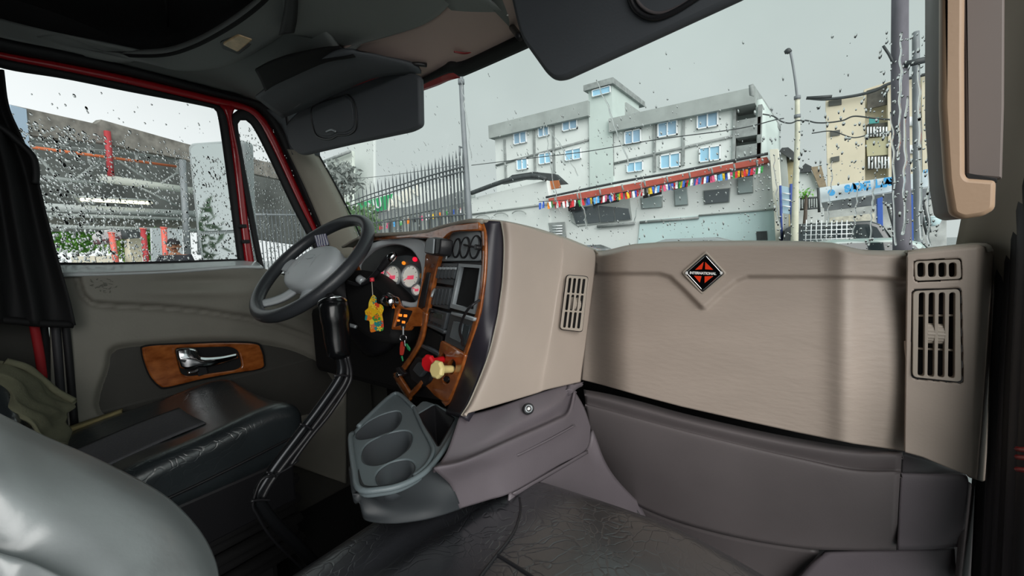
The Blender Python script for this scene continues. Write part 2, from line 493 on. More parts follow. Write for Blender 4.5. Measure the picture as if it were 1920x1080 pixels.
LG = [P(-120, 20, 'Z', 1.80), P(20, 60, 'Z', 1.80), P(130, 86, 'Z', 1.79), P(270, 118, 'Z', 1.775), P(330, 132, 'Z', 1.765), P(390, 131, 'Z', 1.76), P(450, 114, 'Z', 1.75), P(530, 66, 'Z', 1.75), P(570, 20, 'Z', 1.75)]
surf('headliner_rim', [L1, LG], head_g, ce, nu=60, nv=8, thick=0.02)
LGo = [p + V((0.012, 0, -0.004)) for p in LG]
L2 = [P(-120, 35, 'X', -1.83), P(0, 70, 'X', -1.83), P(120, 95, 'X', -1.83), P(250, 126, 'X', -1.83), P(400, 166, 'X', -1.83), P(470, 184, 'X', -1.80), P(545, 205, 'Z', 1.66), P(600, 150, 'Z', 1.68), P(640, 100, 'Z', 1.70)]
surf('headliner_front', [[p + V((0, 0, 0.03)) for p in LG], L2], head_g, ce, nu=60, nv=8, thick=0.01)
# dark fabric dome above the rim
surf('fabric_dome', [[p + V((0, 0, -0.001)) for p in L1],
                     [P(-120, -30, 'Z', 1.90), P(40, 20, 'Z', 1.90), P(180, 60, 'Z', 1.89), P(300, 70, 'Z', 1.88), P(400, 30, 'Z', 1.87), P(470, -30, 'Z', 1.87), P(520, -90, 'Z', 1.86)],
                     [P(-120, -160, 'Z', 1.98), P(40, -130, 'Z', 1.98), P(180, -110, 'Z', 1.97), P(300, -100, 'Z', 1.96), P(400, -140, 'Z', 1.95), P(480, -200, 'Z', 1.94), P(540, -240, 'Z', 1.93)]],
     head_d, ce, nu=50, nv=20, thick=0.01)
tube('ceiling_seam', pts([(305, -30), (312, 10), (314, 50)], 'Z', 1.885), 0.004, blackm, ce, n=14, seg=6)
tube('ceiling_seam', pts([(60, 70), (110, 66), (160, 84), (200, 96)], 'Z', 1.80), 0.002, head_g, ce, n=14, seg=6)

# overhead console: dark box over the mirror line and the rose-beige header beside it
oc = thing('overhead_console', 'dark grey moulded overhead shelf above the sun visors', 'console')
surf('shelf_front', [pts([(520, -60), (528, -10), (533, 30), (537, 62)], 'Z', 1.745),
                     pts([(600, -60), (610, 0), (606, 50), (600, 76)], 'Z', 1.735),
                     pts([(720, -60), (720, 0), (700, 40), (645, 90)], 'Z', 1.72),
                     pts([(900, -60), (855, -5), (790, 48), (640, 93)], 'Z', 1.71)], head_g, oc, nu=26, nv=26, thick=0.012)
surf('shelf_cove', [pts([(478, 132), (500, 120), (520, 112), (545, 104), (600, 92), (635, 88)], 'Z', 1.70),
                    pts([(488, 150), (505, 140), (530, 130), (560, 118), (610, 104), (655, 97)], 'Z', 1.69),
                    pts([(497, 172), (515, 160), (545, 146), (580, 130), (620, 114), (665, 104)], 'Z', 1.675)], blackm, oc, nu=24, nv=8, thick=0.006)
surf('header_flap', [pts([(478, 182), (520, 152), (580, 122), (640, 97), (700, 100)], 'Z', 1.685),
                     pts([(500, 200), (545, 178), (600, 150), (680, 124), (775, 122)], 'Z', 1.665),
                     pts([(530, 222), (570, 206), (640, 172), (710, 145), (790, 138)], 'Z', 1.655)], visorm, oc, nu=24, nv=8, thick=0.01)
rc = structure('trim_1', 'rose beige header panel above the windscreen')
surf('header_panel', [[P(640, 91, 'Z', 1.715), P(790, 47, 'Z', 1.715), P(856, -6, 'Z', 1.715), P(900, -50, 'Z', 1.715)],
                      [P(700, 104, 'Z', 1.70), P(830, 70, 'Z', 1.70), P(905, 18, 'Z', 1.70), P(960, -40, 'Z', 1.70)],
                      [P(745, 116, 'Z', 1.685), P(850, 100, 'Z', 1.68), P(940, 58, 'Z', 1.68), P(1010, 0, 'Z', 1.68)],
                      [P(784, 153, 'Z', 1.662), P(838, 128, 'Z', 1.662), P(868, 126, 'Z', 1.662), P(975, 76, 'Z', 1.662), P(1080, 26, 'Z', 1.662)]], pinkb, rc, nu=30, nv=20, thick=0.008)
surf('header_pocket', [pts([(826, -30), (835, 8), (880, 40), (960, 58)], 'Z', 1.712),
                       pts([(900, -30), (910, -5), (940, 20), (975, 40)], 'Z', 1.69)], head_g, rc, nu=20, nv=6, thick=0.006)
band('header_crease', pts([(851, 96), (872, 99), (892, 97)], 'Z', 1.674), pts([(851, 99), (870, 102), (890, 99)], 'Z', 1.674), redp, rc, n=12, bulge=0.001, thick=0.001)
band('header_seal', pts([(776, 156), (788, 149), (837, 124), (867, 121), (975, 71), (1100, 13), (1200, -33)], 'Z', 1.657),
     pts([(778, 166), (788, 161), (843, 137), (862, 144), (880, 139), (985, 93), (1110, 36), (1210, -10)], 'Z', 1.648), blackm, rc, n=50, bulge=0.004, thick=0.02)
band('painted_header', pts([(783, 158), (820, 143), (843, 136), (862, 141)], 'Z', 1.665), pts([(783, 174), (820, 161), (843, 151), (862, 146)], 'Z', 1.655), redp, rc, n=20, bulge=0.0, thick=0.004)
# passenger side header rail and roof edge
box('roof_rail', (0.30, 0.1, 1.86), 0.03, 0.95, 0.05, head_g, ce, bev=0.01)
surf('passenger_header', [[V((-0.62, 0.60, 1.74)), V((-0.2, 0.62, 1.74)), V((0.28, 0.58, 1.76))],
                          [V((-0.62, 0.95, 1.665)), V((-0.2, 0.98, 1.665)), V((0.28, 0.90, 1.68))]], head_g, ce, nu=16, nv=8, thick=0.01)
surf('headliner_back', [[V((-1.2, 0.55, 1.80)), V((-0.4, 0.58, 1.80)), V((0.3, 0.5, 1.82))],
                        [V((-1.2, 0.1, 1.95)), V((-0.4, 0.1, 1.95)), V((0.3, 0.1, 1.93))],
                        [V((-1.2, -0.9, 2.02)), V((-0.4, -0.9, 2.02)), V((0.3, -0.9, 2.0))]], head_d, ce, nu=16, nv=16, thick=0.01)

# ---------------------------------------------------------- driver door
door = structure('door_1', 'red framed driver door with grey vinyl panel')
X = 'X'
def dp(l, x=DXW): return pts(l, X, x)
G1 = [(2, 165), (20, 131), (80, 139), (240, 171), (396, 203), (409, 217), (447, 490), (118, 498), (62, 345), (22, 235)]
# seals are bands: outer line, inner line
band('roof_seal', dp([(-120, 34), (0, 70), (120, 95), (250, 126), (400, 168), (470, 186), (520, 206), (548, 250), (610, 400), (640, 486)], -1.82),
     dp([(-120, 62), (0, 96), (120, 118), (250, 144), (400, 180), (460, 195), (492, 214), (520, 258), (570, 370), (622, 486)], -1.835), rubber, door, n=70, bulge=0.010, thick=0.02)
band('painted_frame', dp([(-120, 62), (0, 96), (120, 118), (250, 145), (400, 181), (458, 195), (490, 214), (518, 258), (568, 370), (616, 474)], -1.842),
     dp([(-120, 78), (0, 110), (120, 134), (250, 161), (400, 195), (448, 206), (478, 224), (508, 274), (556, 376), (604, 474)], -1.846), redp, door, n=70, bulge=0.006, thick=0.02)
band('window_seal', dp([(-120, 76), (0, 108), (120, 132), (250, 159), (390, 193), (418, 203), (432, 240), (458, 480), (460, 500)], -1.845),
     dp([(-60, 110), (20, 132), (120, 148), (240, 172), (385, 200), (401, 208), (412, 240), (444, 480), (446, 500)], -1.855), rubber, door, n=60, bulge=0.006, thick=0.02)
band('division_post', dp([(410, 196), (424, 220), (436, 300), (450, 420), (460, 500)], -1.845),
     dp([(444, 200), (436, 222), (452, 300), (466, 420), (478, 500)], -1.845), redp, door, n=30, bulge=0.008, thick=0.02)
band('vent_seal', dp([(500, 530), (486, 495), (462, 380), (440, 250), (436, 215), (460, 204), (484, 224), (510, 275), (560, 380), (612, 490), (600, 540)], -1.842),
     dp([(506, 528), (494, 495), (472, 380), (450, 260), (446, 232), (457, 225), (472, 236), (498, 284), (546, 385), (596, 486), (590, 530)], -1.852), rubber, door, n=70, bulge=0.006, thick=0.02)
for q in ((455, 424), (461, 453)):
    c = P(q[0], q[1], X, -1.832)
    flat(mesh('frame_clip', obox(c, V((0.006, 0, 0)), V((0, 0.014, 0)), V((0, 0, 0.007))), BF, rubber, door, bev=0.003))
band('frame_backing', dp([(-120, 20), (0, 60), (120, 84), (250, 116), (400, 158), (480, 176), (545, 200), (575, 250), (640, 400), (670, 500)], -1.868),
     dp([(-120, 84), (0, 112), (120, 134), (250, 160), (400, 196), (448, 206), (478, 224), (508, 274), (556, 376), (604, 480)], -1.868), rubber, door, n=70, bulge=0.0, thick=0.01)
# sill ledge
sl0 = dp([(104, 496), (200, 496), (330, 493), (447, 489), (482, 492)], -1.85)
sl1 = dp([(112, 515), (200, 513), (330, 508), (447, 500), (494, 501)], -1.775)
surf('window_sill', [[p + V((0, 0, 0.004)) for p in sl0], sl1], mat('bright_sill_trim', 'D4DADC', 0.22, coat=0.6), door, nu=30, nv=6, thick=0.008)
band('sill_seal', dp([(104, 492), (200, 492), (330, 489), (452, 485)], -1.847), dp([(106, 498), (200, 498), (330, 495), (455, 490)], -1.842), rubber, door, n=20, bulge=0.003)
# door skin: inner main panel and raised pads, all real relief
def door_relief(px, py):
    h = 0.0
    d = polyd(px, py, UP)
    inside = pinpoly(px, py, UPP)
    h += 0.022 * (ss(0, 9, d) if inside else 0)
    h += 0.008 * math.exp(-(d / 5.0) ** 2) * (0 if inside else 1)
    d2 = polyd(px, py, POC); ins2 = pinpoly(px, py, POC)
    h -= 0.028 * (ss(0, 16, d2) if ins2 else 0)
    # scooped grip under the sill
    h -= 0.014 * math.exp(-((px - 375) / 75.0) ** 2 - ((py - 527 + (px - 375) * 0.02) / 9.0) ** 2)
    h += 0.010 * math.exp(-((px - 375) / 90.0) ** 2 - ((py - 549) / 8.0) ** 2)
    return h
UP = [(144, 512), (147, 530), (155, 555), (172, 570), (200, 573), (300, 577), (380, 584), (470, 598), (540, 618), (620, 650)]
UPP = UP + [(640, 480), (300, 470), (140, 480)]
POC = smoothc([(195, 790), (194, 680), (205, 650), (240, 640), (370, 630), (470, 632), (560, 650), (620, 690), (640, 760), (500, 800)], 6)
nu, nv = 130, 90
vs = []
for j in range(nv):
    for i in range(nu):
        u = i / (nu - 1); t = j / (nv - 1)
        py_top = 514 - 12 * max(0, (u * 560 - 0) / 560)
        px = 95 + u * 555 ; py = (515 - 0.04 * (px - 112) if px < 486 else 500 + (px - 486) * 0.35) + t * (860 - 510)
        base = -1.80 + 0.012 * math.sin(t * 2)
        vs.append(P(px, py, X, base + door_relief(px, py) - (0.02 * ss(470, 520, px) if t < 0.2 else 0)))
fs = [(j * nu + i, (j + 1) * nu + i, (j + 1) * nu + i + 1, j * nu + i + 1) for j in range(nv - 1) for i in range(nu - 1)]
mesh('door_panel', vs, fs, doorp, door, solid=0.02)
PO = (V((-1.795, 0, 0)), V((1, 0, 0)))
plate('pocket_liner', smoothc([(205, 800), (202, 690), (214, 660), (250, 650), (370, 641), (470, 643), (550, 658), (600, 690), (610, 760), (480, 800)], 6), shift(PO, -0.018), 0.01, doord, door, bev=0.003)
HP = (V((-1.79, 0, 0)), V((1, 0, 0)))
wo_out = smoothc([(268, 662), (276, 650), (340, 646), (420, 643), (478, 645), (490, 655), (495, 676), (490, 691), (440, 700), (380, 711), (316, 726), (298, 722), (280, 700)], 6)
wo_hole = rnd([(328, 653), (432, 650), (448, 657), (455, 688), (442, 694), (356, 706), (340, 702)], 8)
plate('handle_seal', [((x - 381) * 1.025 + 381, (y - 684) * 1.07 + 684) for x, y in wo_out], HP, 0.012, blackm, door, bev=0.004)
plate('wood_trim', wo_out, shift(HP, 0.008), 0.014, wood, door, holes=[wo_hole], bev=0.004)
plate('handle_recess', [((x - 390) * 1.05 + 390, (y - 680) * 1.08 + 680) for x, y in wo_hole], shift(HP, -0.004), 0.006, black, door)
hd = surf('door_handle', [[P(330, 655, X, -1.765), P(350, 652, X, -1.76), P(368, 655, X, -1.758), P(376, 668, X, -1.757), P(410, 668, X, -1.757), P(446, 662, X, -1.765)],
                     [P(333, 672, X, -1.757), P(350, 672, X, -1.75), P(368, 674, X, -1.747), P(380, 678, X, -1.747), P(412, 674, X, -1.748), P(447, 667, X, -1.76)],
                     [P(338, 690, X, -1.765), P(352, 692, X, -1.757), P(368, 688, X, -1.755), P(386, 688, X, -1.755), P(412, 682, X, -1.757), P(446, 672, X, -1.768)]], chrome, door, nu=24, nv=10, thick=0.004)
tube('lock_knob', pts([(352, 699), (364, 697), (372, 694)], X, -1.765), 0.006, chrome, door, n=8)
plate('lock_bezel', rnd([(368, 690), (386, 686), (390, 700), (372, 706)], 3), shift(HP, 0.02), 0.008, black, door)
# scratched marks on the pad
scr = mat('scratched_vinyl', '8A8880', 0.8)
for k in range(26):
    x = 165 + random.random() * 72; y = 522 + random.random() * 26
    if x > 212 and random.random() < .5: continue
    a = random.choice([0.2, 1.3, 1.8, -0.7, 2.5]); L = random.uniform(3, 8)
    p0 = (x, y); p1 = (x + L * math.cos(a), y + L * math.sin(a))
    pl_x = -1.80 + 0.006 + 0.022
    tube('scratch', pts([p0, ((p0[0] + p1[0]) / 2 + 0.7, (p0[1] + p1[1]) / 2), p1], X, pl_x), 0.0011, scr, door, n=5, seg=4)
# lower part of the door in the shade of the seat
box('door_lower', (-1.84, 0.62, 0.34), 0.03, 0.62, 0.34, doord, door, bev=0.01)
tube('pillar_strip', pts([(78, 600), (84, 660), (92, 740), (100, 810)], X, -1.80), 0.012, rubber, door, n=10)
tube('pillar_strip', pts([(103, 600), (108, 660), (114, 740), (120, 810)], X, -1.79), 0.010, rubber2, door, n=10)
tube('pillar_strip', pts([(122, 600), (128, 660), (135, 740), (140, 800)], X, -1.785), 0.009, rubber, door, n=10)

# glass
w2 = structure('window_2', 'rain covered glass of the driver door')
def pane(name, ol, x, parent):
    p = dp(ol, x); n = len(p)
    vs = p + [q - V((0.004, 0, 0)) for q in p]
    fs = [tuple(range(n)), tuple(range(n, 2 * n))[::-1]] + [(i, (i + 1) % n, n + (i + 1) % n, n + i) for i in range(n)]
    return mesh(name, p, [tuple(range(n))], window_glass, parent, smooth=False)
pane('door_pane', [(-40, 120), (20, 125), (404, 200), (412, 215), (450, 495), (112, 500), (40, 400), (-40, 200)], -1.858, w2)
w3 = structure('window_3', 'rain covered fixed quarter glass of the driver door')
pane('quarter_pane', [(446, 228), (470, 228), (600, 480), (596, 535), (503, 535), (490, 495)], -1.858, w3)

# ---------------------------------------------------------- windscreen
def wsp(x, t, off=0.0):
    """point on the curved windscreen: t = 0 at the base, 1 at the header"""
    f = ((x + 0.79) / 1.05) ** 2
    return V((x, (1.52 - 0.33 * f) * (1 - t) + (1.02 - 0.10 * f) * t + off, 1.04 * (1 - t) + 1.73 * t))
w1 = structure('window_1', 'rain streaked windscreen')
nx, ny = 40, 16
vs = [wsp(-1.84 + 2.14 * i / (nx - 1), j / (ny - 1)) for j in range(ny) for i in range(nx)]
fs = [(j * nx + i, j * nx + i + 1, (j + 1) * nx + i + 1, (j + 1) * nx + i) for j in range(ny - 1) for i in range(nx - 1)]
mesh('windscreen_glass', vs, fs, window_glass, w1)
def drops(name, places, parent):
    """water beads: (position, outward normal, down axis, radius, stretch)"""
    vs = []; fs = []
    for c, n, dn, r, st in places:
        a = n.cross(dn).normalized(); b = dn.normalized(); k = len(vs); S = 8
        j1, j2 = random.uniform(.75, 1.2), random.uniform(0, 6)
        for q, hh in ((1.0, 0.0), (0.72, 0.42), (0.0, 0.62)):
            if q == 0: vs.append(c + n * r * hh); continue
            for s in range(S):
                th = 2 * math.pi * s / S
                rr = r * q * (1 + 0.16 * math.sin(2 * th + j2))
                vs.append(c + a * math.cos(th) * rr * j1 + b * math.sin(th) * rr * st + n * r * hh)
        fs.append(tuple(k + s for s in range(S))[::-1])
        for s in range(S):
            t = (s + 1) % S
            fs.append((k + s, k + t, k + S + t, k + S + s)); fs.append((k + S + s, k + S + t, k + 2 * S))
    o = mesh(name, vs, fs, water, parent); o['kind'] = 'stuff'; return o
R = random.Random(3)
pl = []
for _ in range(4200):
    px = R.uniform(10, 450); py = 160 + (R.random() ** 0.8) * 335
    if py < 215 + 0.2 * px and R.random() < 0.93: continue
    r = R.choice([0.0013, 0.0017, 0.0022, 0.0028, 0.0036]) * (1.2 if px < 200 else 1) * R.uniform(.7, 1.1)
    pl.append((P(px, py, X, -1.8585), V((-1, 0, 0)), V((0, 0.25, -1)).normalized(), r, R.uniform(1.0, 1.9)))
drops('raindrops', pl, w2)
pl = []
for _ in range(1300):
    px = R.uniform(448, 600); py = R.uniform(240, 525)
    pl.append((P(px, py, X, -1.8585), V((-1, 0, 0)), V((0, 0.25, -1)).normalized(), R.uniform(.0012, .003), R.uniform(1, 1.8)))
drops('raindrops', pl, w3)
def on_ws(px, py):
    """where the line of sight meets the windscreen"""
    lo, hi = 0.6, 2.4
    g = lambda s: (lambda q: q.y - wsp(q.x, (q.z - 1.04) / 0.69).y)(CAM + ray(px, py) * s)
    for _ in range(30):
        m_ = (lo + hi) / 2
        if g(m_) > 0: hi = m_
        else: lo = m_
    return CAM + ray(px, py) * hi
dn_ws = V((0, 0.58, -0.8)).normalized(); n_ws = V((0, 0.8, 0.58)).normalized()
pl = []
for _ in range(2500):
    px = R.uniform(600, 1760); py = R.uniform(60, 468)
    dens = 0.35 + 0.65 * ss(120, 330, py) + (0.5 if px > 1540 else 0)
    if R.random() > dens: continue
    if py < 200 + (60 if px < 930 else 0) and px < 1650 and R.random() < .88: continue
    r = R.choice([0.0010, 0.0014, 0.002, 0.0026]) * R.uniform(.7, 1.1)
    c = on_ws(px, py)
    if c.x > 0.29 or c.x < -1.83: continue
    pl.append((c + n_ws * 0.0005, n_ws, dn_ws, r, R.uniform(1.0, 3.2)))
drops('raindrops', pl, w1)
# long rivulets of running water
def rivulet(x0, y0, x1, y1, r):
    p = []
    for i in range(14):
        t = i / 13
        p.append(on_ws(x0 + (x1 - x0) * t + R.uniform(-2.5, 2.5), y0 + (y1 - y0) * t) + n_ws * 0.0004)
    tube('rivulet', p, [r * .5, r, r * .7, r * 1.1], water, w1, n=40, seg=6, flatx=1.0)['kind'] = 'stuff'
for a in [(1120, 150, 1180, 310, .0022), (1018, 230, 1050, 400, .0018), (1030, 240, 1085, 330, .0016), (1205, 330, 1190, 420, .0018), (1690, 60, 1686, 300, .0024), (1700, 180, 1694, 440, .0028),
          (1722, 120, 1728, 450, .0028), (1672, 210, 1680, 460, .002), (1640, 330, 1630, 460, .002), (1740, 250, 1742, 460, .0022), (1610, 340, 1600, 440, .0016), (1560, 300, 1552, 420, .0014), (865, 150, 884, 300, .0016), (1086, 350, 1100, 430, .0022), (1450, 290, 1462, 430, .0018)]:
    rivulet(*a)
tube('wiper_seal', [wsp(x, 0.0, 0.004) for x in (-1.84, -1.4, -0.79, -0.2, 0.3)], 0.012, rubber, w1, n=40, seg=8)

# pillars beside the windscreen
ap = structure('trim_2', 'grey beige pillar trim beside the driver window')
surf('pillar_trim', [[P(538, 280, X, -1.80), P(580, 370, X, -1.80), P(628, 486, X, -1.80)],
                     [P(556, 282, X, -1.775), P(600, 372, X, -1.775), P(650, 484, X, -1.775)],
                     [P(577, 286, X, -1.76), P(622, 366, X, -1.76), P(672, 478, X, -1.76)],
                     [P(594, 286, X, -1.775), P(635, 360, X, -1.775), P(690, 482, X, -1.775)]], taupe, ap, nu=24, nv=14, thick=0.01)
tube('pillar_edge', pts([(594, 284), (635, 358), (668, 425), (692, 484)], X, -1.775), 0.004, rubber, ap, n=20, seg=8)
surf('pillar_top', [pts([(500, 205), (530, 240), (548, 290)], X, -1.79), pts([(545, 205), (560, 240), (570, 290)], X, -1.775), pts([(600, 195), (600, 240), (600, 292)], X, -1.765)], visorm, ap, nu=12, nv=10, thick=0.01)

# ------------------------------------------------------------------ dashboard
dash = thing('dashboard', 'wide beige and charcoal truck dashboard with burl wood instrument surround', 'dashboard')
YG = 1.10
BANDL = [(1118, 513), (1180, 513), (1236, 513), (1256, 519), (1280, 541), (1316, 578), (1322, 578), (1350, 552), (1382, 527), (1402, 519), (1500, 519), (1600, 520), (1704, 524)]
BANDP = BANDL + [(1720, 430), (1110, 430)]
TOPG = [(1112, 470), (1128, 471), (1150, 466), (1180, 459), (1250, 454), (1400, 452), (1500, 453), (1566, 456), (1596, 464), (1622, 469), (1660, 470), (1701, 469)]
def yprof(tab, x):
    for i in range(len(tab) - 1):
        if x <= tab[i + 1][0]:
            a, b = tab[i], tab[i + 1]
            return a[1] + (b[1] - a[1]) * (x - a[0]) / (b[0] - a[0])
    return tab[-1][1]
BOTG = [(1090, 712), (1130, 722), (1200, 742), (1280, 763), (1400, 790), (1500, 812), (1600, 832), (1697, 846)]
def glove_y(px, py, top):
    y = YG
    y += 0.075 * (1 - ss(1100, 1190, px)) ** 1.5                    # valley beside the side panel
    y += 0.045 * (1 - ss(0, 13, py - top)) ** 2                       # rolled upper edge
    y += 0.030 * ss(1570, 1720, px) - 0.012 * math.exp(-((px - 1585) / 28.0) ** 2)
    y += -0.018 * math.sin(math.pi * min(1, max(0, (py - 520) / 330)))    # gentle belly
    d = polyd(px, py, BANDL)
    if pinpoly(px, py, BANDP): y -= 0.014 * ss(-5, 5, d)
    else: y -= 0.014 * ss(-5, 5, -d)
    return y
def field(name, nu, nv, pxf, yf, m, parent, thick=0.01, axis='Y'):
    vs = []
    for j in range(nv):
        for i in range(nu):
            px, py = pxf(i / (nu - 1), j / (nv - 1))
            vs.append(P(px, py, axis, yf(px, py)))
    fs = [(j * nu + i, (j + 1) * nu + i, (j + 1) * nu + i + 1, j * nu + i + 1) for j in range(nv - 1) for i in range(nu - 1)]
    return mesh(name, vs, fs, m, parent, solid=thick)
def gxy(u, v):
    # left edge leans: x from 1112 at the top to 1090 at the foot
    xt = 1112 + (1701 - 1112) * u; xb = 1090 + (1697 - 1090) * u
    yt = yprof(TOPG, xt); yb = yprof(BOTG, xb)
    px = xt + (xb - xt) * v
    return px, yt + (yb - yt) * v
vs = []; nu, nv = 190, 130
for j in range(nv):
    for i in range(nu):
        px, py = gxy(i / (nu - 1), j / (nv - 1))
        vs.append(P(px, py, 'Y', glove_y(px, py, yprof(TOPG, px))))
fs = [(j * nu + i, (j + 1) * nu + i, (j + 1) * nu + i + 1, j * nu + i + 1) for j in range(nv - 1) for i in range(nu - 1)]
glove_top = [vs[i].copy() for i in range(nu)]
mesh('glovebox_face', vs, fs, beige_w, dash, solid=0.012)
# top pad from the face back to the windscreen
def topad(name, edge, m, drop=0.07):
    a = edge; n = len(a)
    rows = [a, [p + V((0, 0.05, -0.006)) for p in a], [V((p.x * 1.0, min(1.16 + 0.36 * (1 - ((p.x + 0.79) / 1.05) ** 2), 1.50) if p.x > -1.80 else p.y, 1.055)) for p in a]]
    rows = [[V(q) for q in r] for r in rows]
    return surf(name, rows, m, dash, nu=len(a), nv=8, thick=0.006, even=False, toward=V((0, 1.2, 3)))
topad('top_pad', glove_top[::6], taupe)

# beige side panel between the driver's stack and the glovebox
SP = [pts([(940, 416), (944, 455), (942, 520), (936, 568), (931, 600), (914, 668), (882, 748), (864, 778)], X, -0.53),
      pts([(958, 418), (962, 458), (960, 520), (955, 570), (949, 605), (930, 672), (900, 742), (880, 774)], X, -0.512),
      pts([(1000, 429), (1003, 470), (1000, 520), (994, 570), (986, 610), (972, 664), (952, 720), (940, 757)], X, -0.502),
      pts([(1048, 444), (1050, 475), (1046, 515), (1038, 560), (1030, 610), (1020, 660), (1010, 705), (1004, 738)], X, -0.494),
      pts([(1062, 449), (1064, 476), (1060, 515), (1053, 560), (1046, 610), (1039, 660), (1032, 700), (1028, 730)], X, -0.490),
      pts([(1113, 469), (1117, 482), (1114, 520), (1109, 560), (1103, 610), (1098, 650), (1092, 690), (1089, 716)], X, -0.498)]
spo = surf('side_panel', SP, beige, dash, nu=110, nv=120, thick=0.006)
# the dash top lip that runs over the stack and the cluster
TL = [P(1113, 469, X, -0.498), P(1062, 449, X, -0.490), P(1048, 444, X, -0.494), P(1000, 429, X, -0.502), P(940, 415, X, -0.53), P(905, 412, X, -0.558), P(880, 413, X, -0.60), P(850, 418, 0.98), P(825, 424, 1.05), P(800, 431, 1.10), P(760, 435, 1.16), P(701, 439, 1.27), P(668, 446, 1.36), P(640, 462, 1.45)]
tlr = resample(TL, 60)
surf('cowl_top', [tlr, [p + V((-0.02, 0.06, 0.0)) for p in tlr], [p + V((-0.05, 0.16, -0.03)) for p in tlr], [V((max(-1.80, p.x - 0.09), 1.30, 1.05)) for p in tlr]], taupe, dash, nu=60, nv=12, thick=0.006, even=False, toward=V((0, 1.2, 3)))
tube('cowl_lip', [P(905, 415, X, -0.556), P(880, 415, X, -0.60), P(850, 421, 0.975), P(825, 427, 1.045), P(800, 434, 1.095), P(760, 438, 1.155), P(701, 441, 1.262), P(672, 447, 1.34)], 0.0055, taupe, dash, n=50, seg=8)

# plane of the switch stack (turned to the driver) and of the instrument cluster
nS = V((-0.349, -0.937, 0.16)).normalized()
A3 = D(905, 500, 0.868)
PS = (A3, nS)
PC = (V((-0.9, 0.80, 1.19)), V((0, -1, 0.25)).normalized())
WB = [(903, 414), (908, 440), (907, 500), (901, 557), (892, 600), (870, 670), (844, 745), (832, 759)]
def onS(l, k=0.0): return [P(x, y, shift(PS, k)) for x, y in l]
band('stack_bezel', onS([(903, 413), (909, 440), (909, 500), (903, 557), (894, 602), (872, 670), (846, 747), (833, 775)], 0.006),
     pts([(938, 415), (944, 455), (942, 520), (936, 568), (931, 600), (914, 668), (882, 748), (864, 779)], X, -0.53), bezelm, dash, n=60, bulge=0.010, thick=0.02, k=9)
tube('bezel_trim', pts([(940, 416), (945, 455), (943, 520), (937, 568), (932, 600), (915, 668), (883, 748), (865, 779)], X, -0.527), 0.0016, taupe, dash, n=50, seg=6)
wt = band('wood_border', onS([(897, 416), (902, 440), (902, 500), (896, 557), (887, 600), (865, 668), (838, 742), (826, 752)], 0.008),
     onS([(904, 413), (910, 440), (910, 500), (904, 557), (895, 602), (873, 670), (848, 747), (835, 762)], 0.008), wood, dash, n=60, bulge=0.002, thick=0.006)
# stack backing
plate('stack_backing', [(836, 428), (905, 420), (907, 500), (900, 560), (868, 670), (836, 752), (776, 742), (742, 702), (784, 640), (800, 560), (822, 480)], shift(PS, -0.012), 0.01, black, dash)
# upper vent panel with four ringed outlets
vp = plate('outlet_panel', rnd([(822, 490), (826, 458), (838, 438), (852, 433), (899, 431), (901, 489)], 6), shift(PS, 0.004), 0.008, mat('slate_plastic', '9AA2A6', 0.4), dash, bev=0.002)
for cx, cy, rx, ry in [(840, 466, 6, 17), (855, 465, 6.5, 19), (870, 464, 8, 21), (889, 463, 9, 23)]:
    plate('outlet_ring', ell(cx, cy, rx, ry, rot=0.16), shift(PS, 0.008), 0.006, black, vp, holes=[ell(cx, cy, rx - 1.6, ry - 2.6, rot=0.16)], bev=0.001)
    plate('outlet_disc', ell(cx, cy, rx - 2, ry - 3, rot=0.16), shift(PS, 0.006), 0.004, mat('slate_plastic', '9AA2A6', 0.4), vp)
tube('outlet_lever', [P(870, 459, shift(PS, 0.012)), P(884, 462, shift(PS, 0.014)), P(891, 463, shift(PS, 0.016))], 0.0022, black, vp, n=8)
plate('outlet_knob', ell(891, 463, 3, 5), shift(PS, 0.022), 0.012, black, vp, bev=0.001)
tube('outlet_lever', [P(838, 478, shift(PS, 0.010)), P(836, 486, shift(PS, 0.012))], 0.0022, silver, vp, n=6)
# rocker switch banks
slate_d = mat('dark_slate_plastic', '474C50', 0.4)
b1 = plate('switch_bank', [(818, 493), (858, 494), (849, 535), (808, 529)], shift(PS, 0.004), 0.006, slate_d, dash)
for k in range(5):
    x = 820 + k * 7.0
    plate('rocker_switch', rnd([(x + 1.5, 499), (x + 6.5, 500), (x + 1, 523), (x - 4, 521)], 1.2), shift(PS, 0.012), 0.008, slate_d, b1, bev=0.002)
    plate('rocker_cap', rnd([(x + 1.5, 500), (x + 6.2, 501), (x + 5, 506), (x, 505)], 1), shift(PS, 0.015), 0.004, silver, b1)
b2 = plate('switch_bank', [(809, 535), (847, 540), (840, 580), (800, 571)], shift(PS, 0.004), 0.006, slate_d, dash)
for k in range(5):
    x = 812 + k * 6.6
    plate('blank_switch', rnd([(x, 540), (x + 5.2, 541), (x - 0.5, 572), (x - 6, 570)], 1.2), shift(PS, 0.008), 0.006, slate_d, b2, bev=0.0015)
tube('toggle_lever', [P(815, 542, shift(PS, 0.01)), P(812, 548, shift(PS, 0.02)), P(809, 557, shift(PS, 0.024))], 0.003, silver, b2, n=8)
# open cubby with grey frame
cub = [(860, 494), (901, 497), (889, 589), (843, 577)]
cubh = [(863, 500), (899, 503), (887, 580), (848, 570)]
plate('cubby_frame', cub, shift(PS, 0.008), 0.010, mat('slate_plastic', '9AA2A6', 0.4), dash, holes=[cubh], bev=0.0004)
plate('cubby_recess', cubh, shift(PS, -0.002), 0.004, blackm, dash)
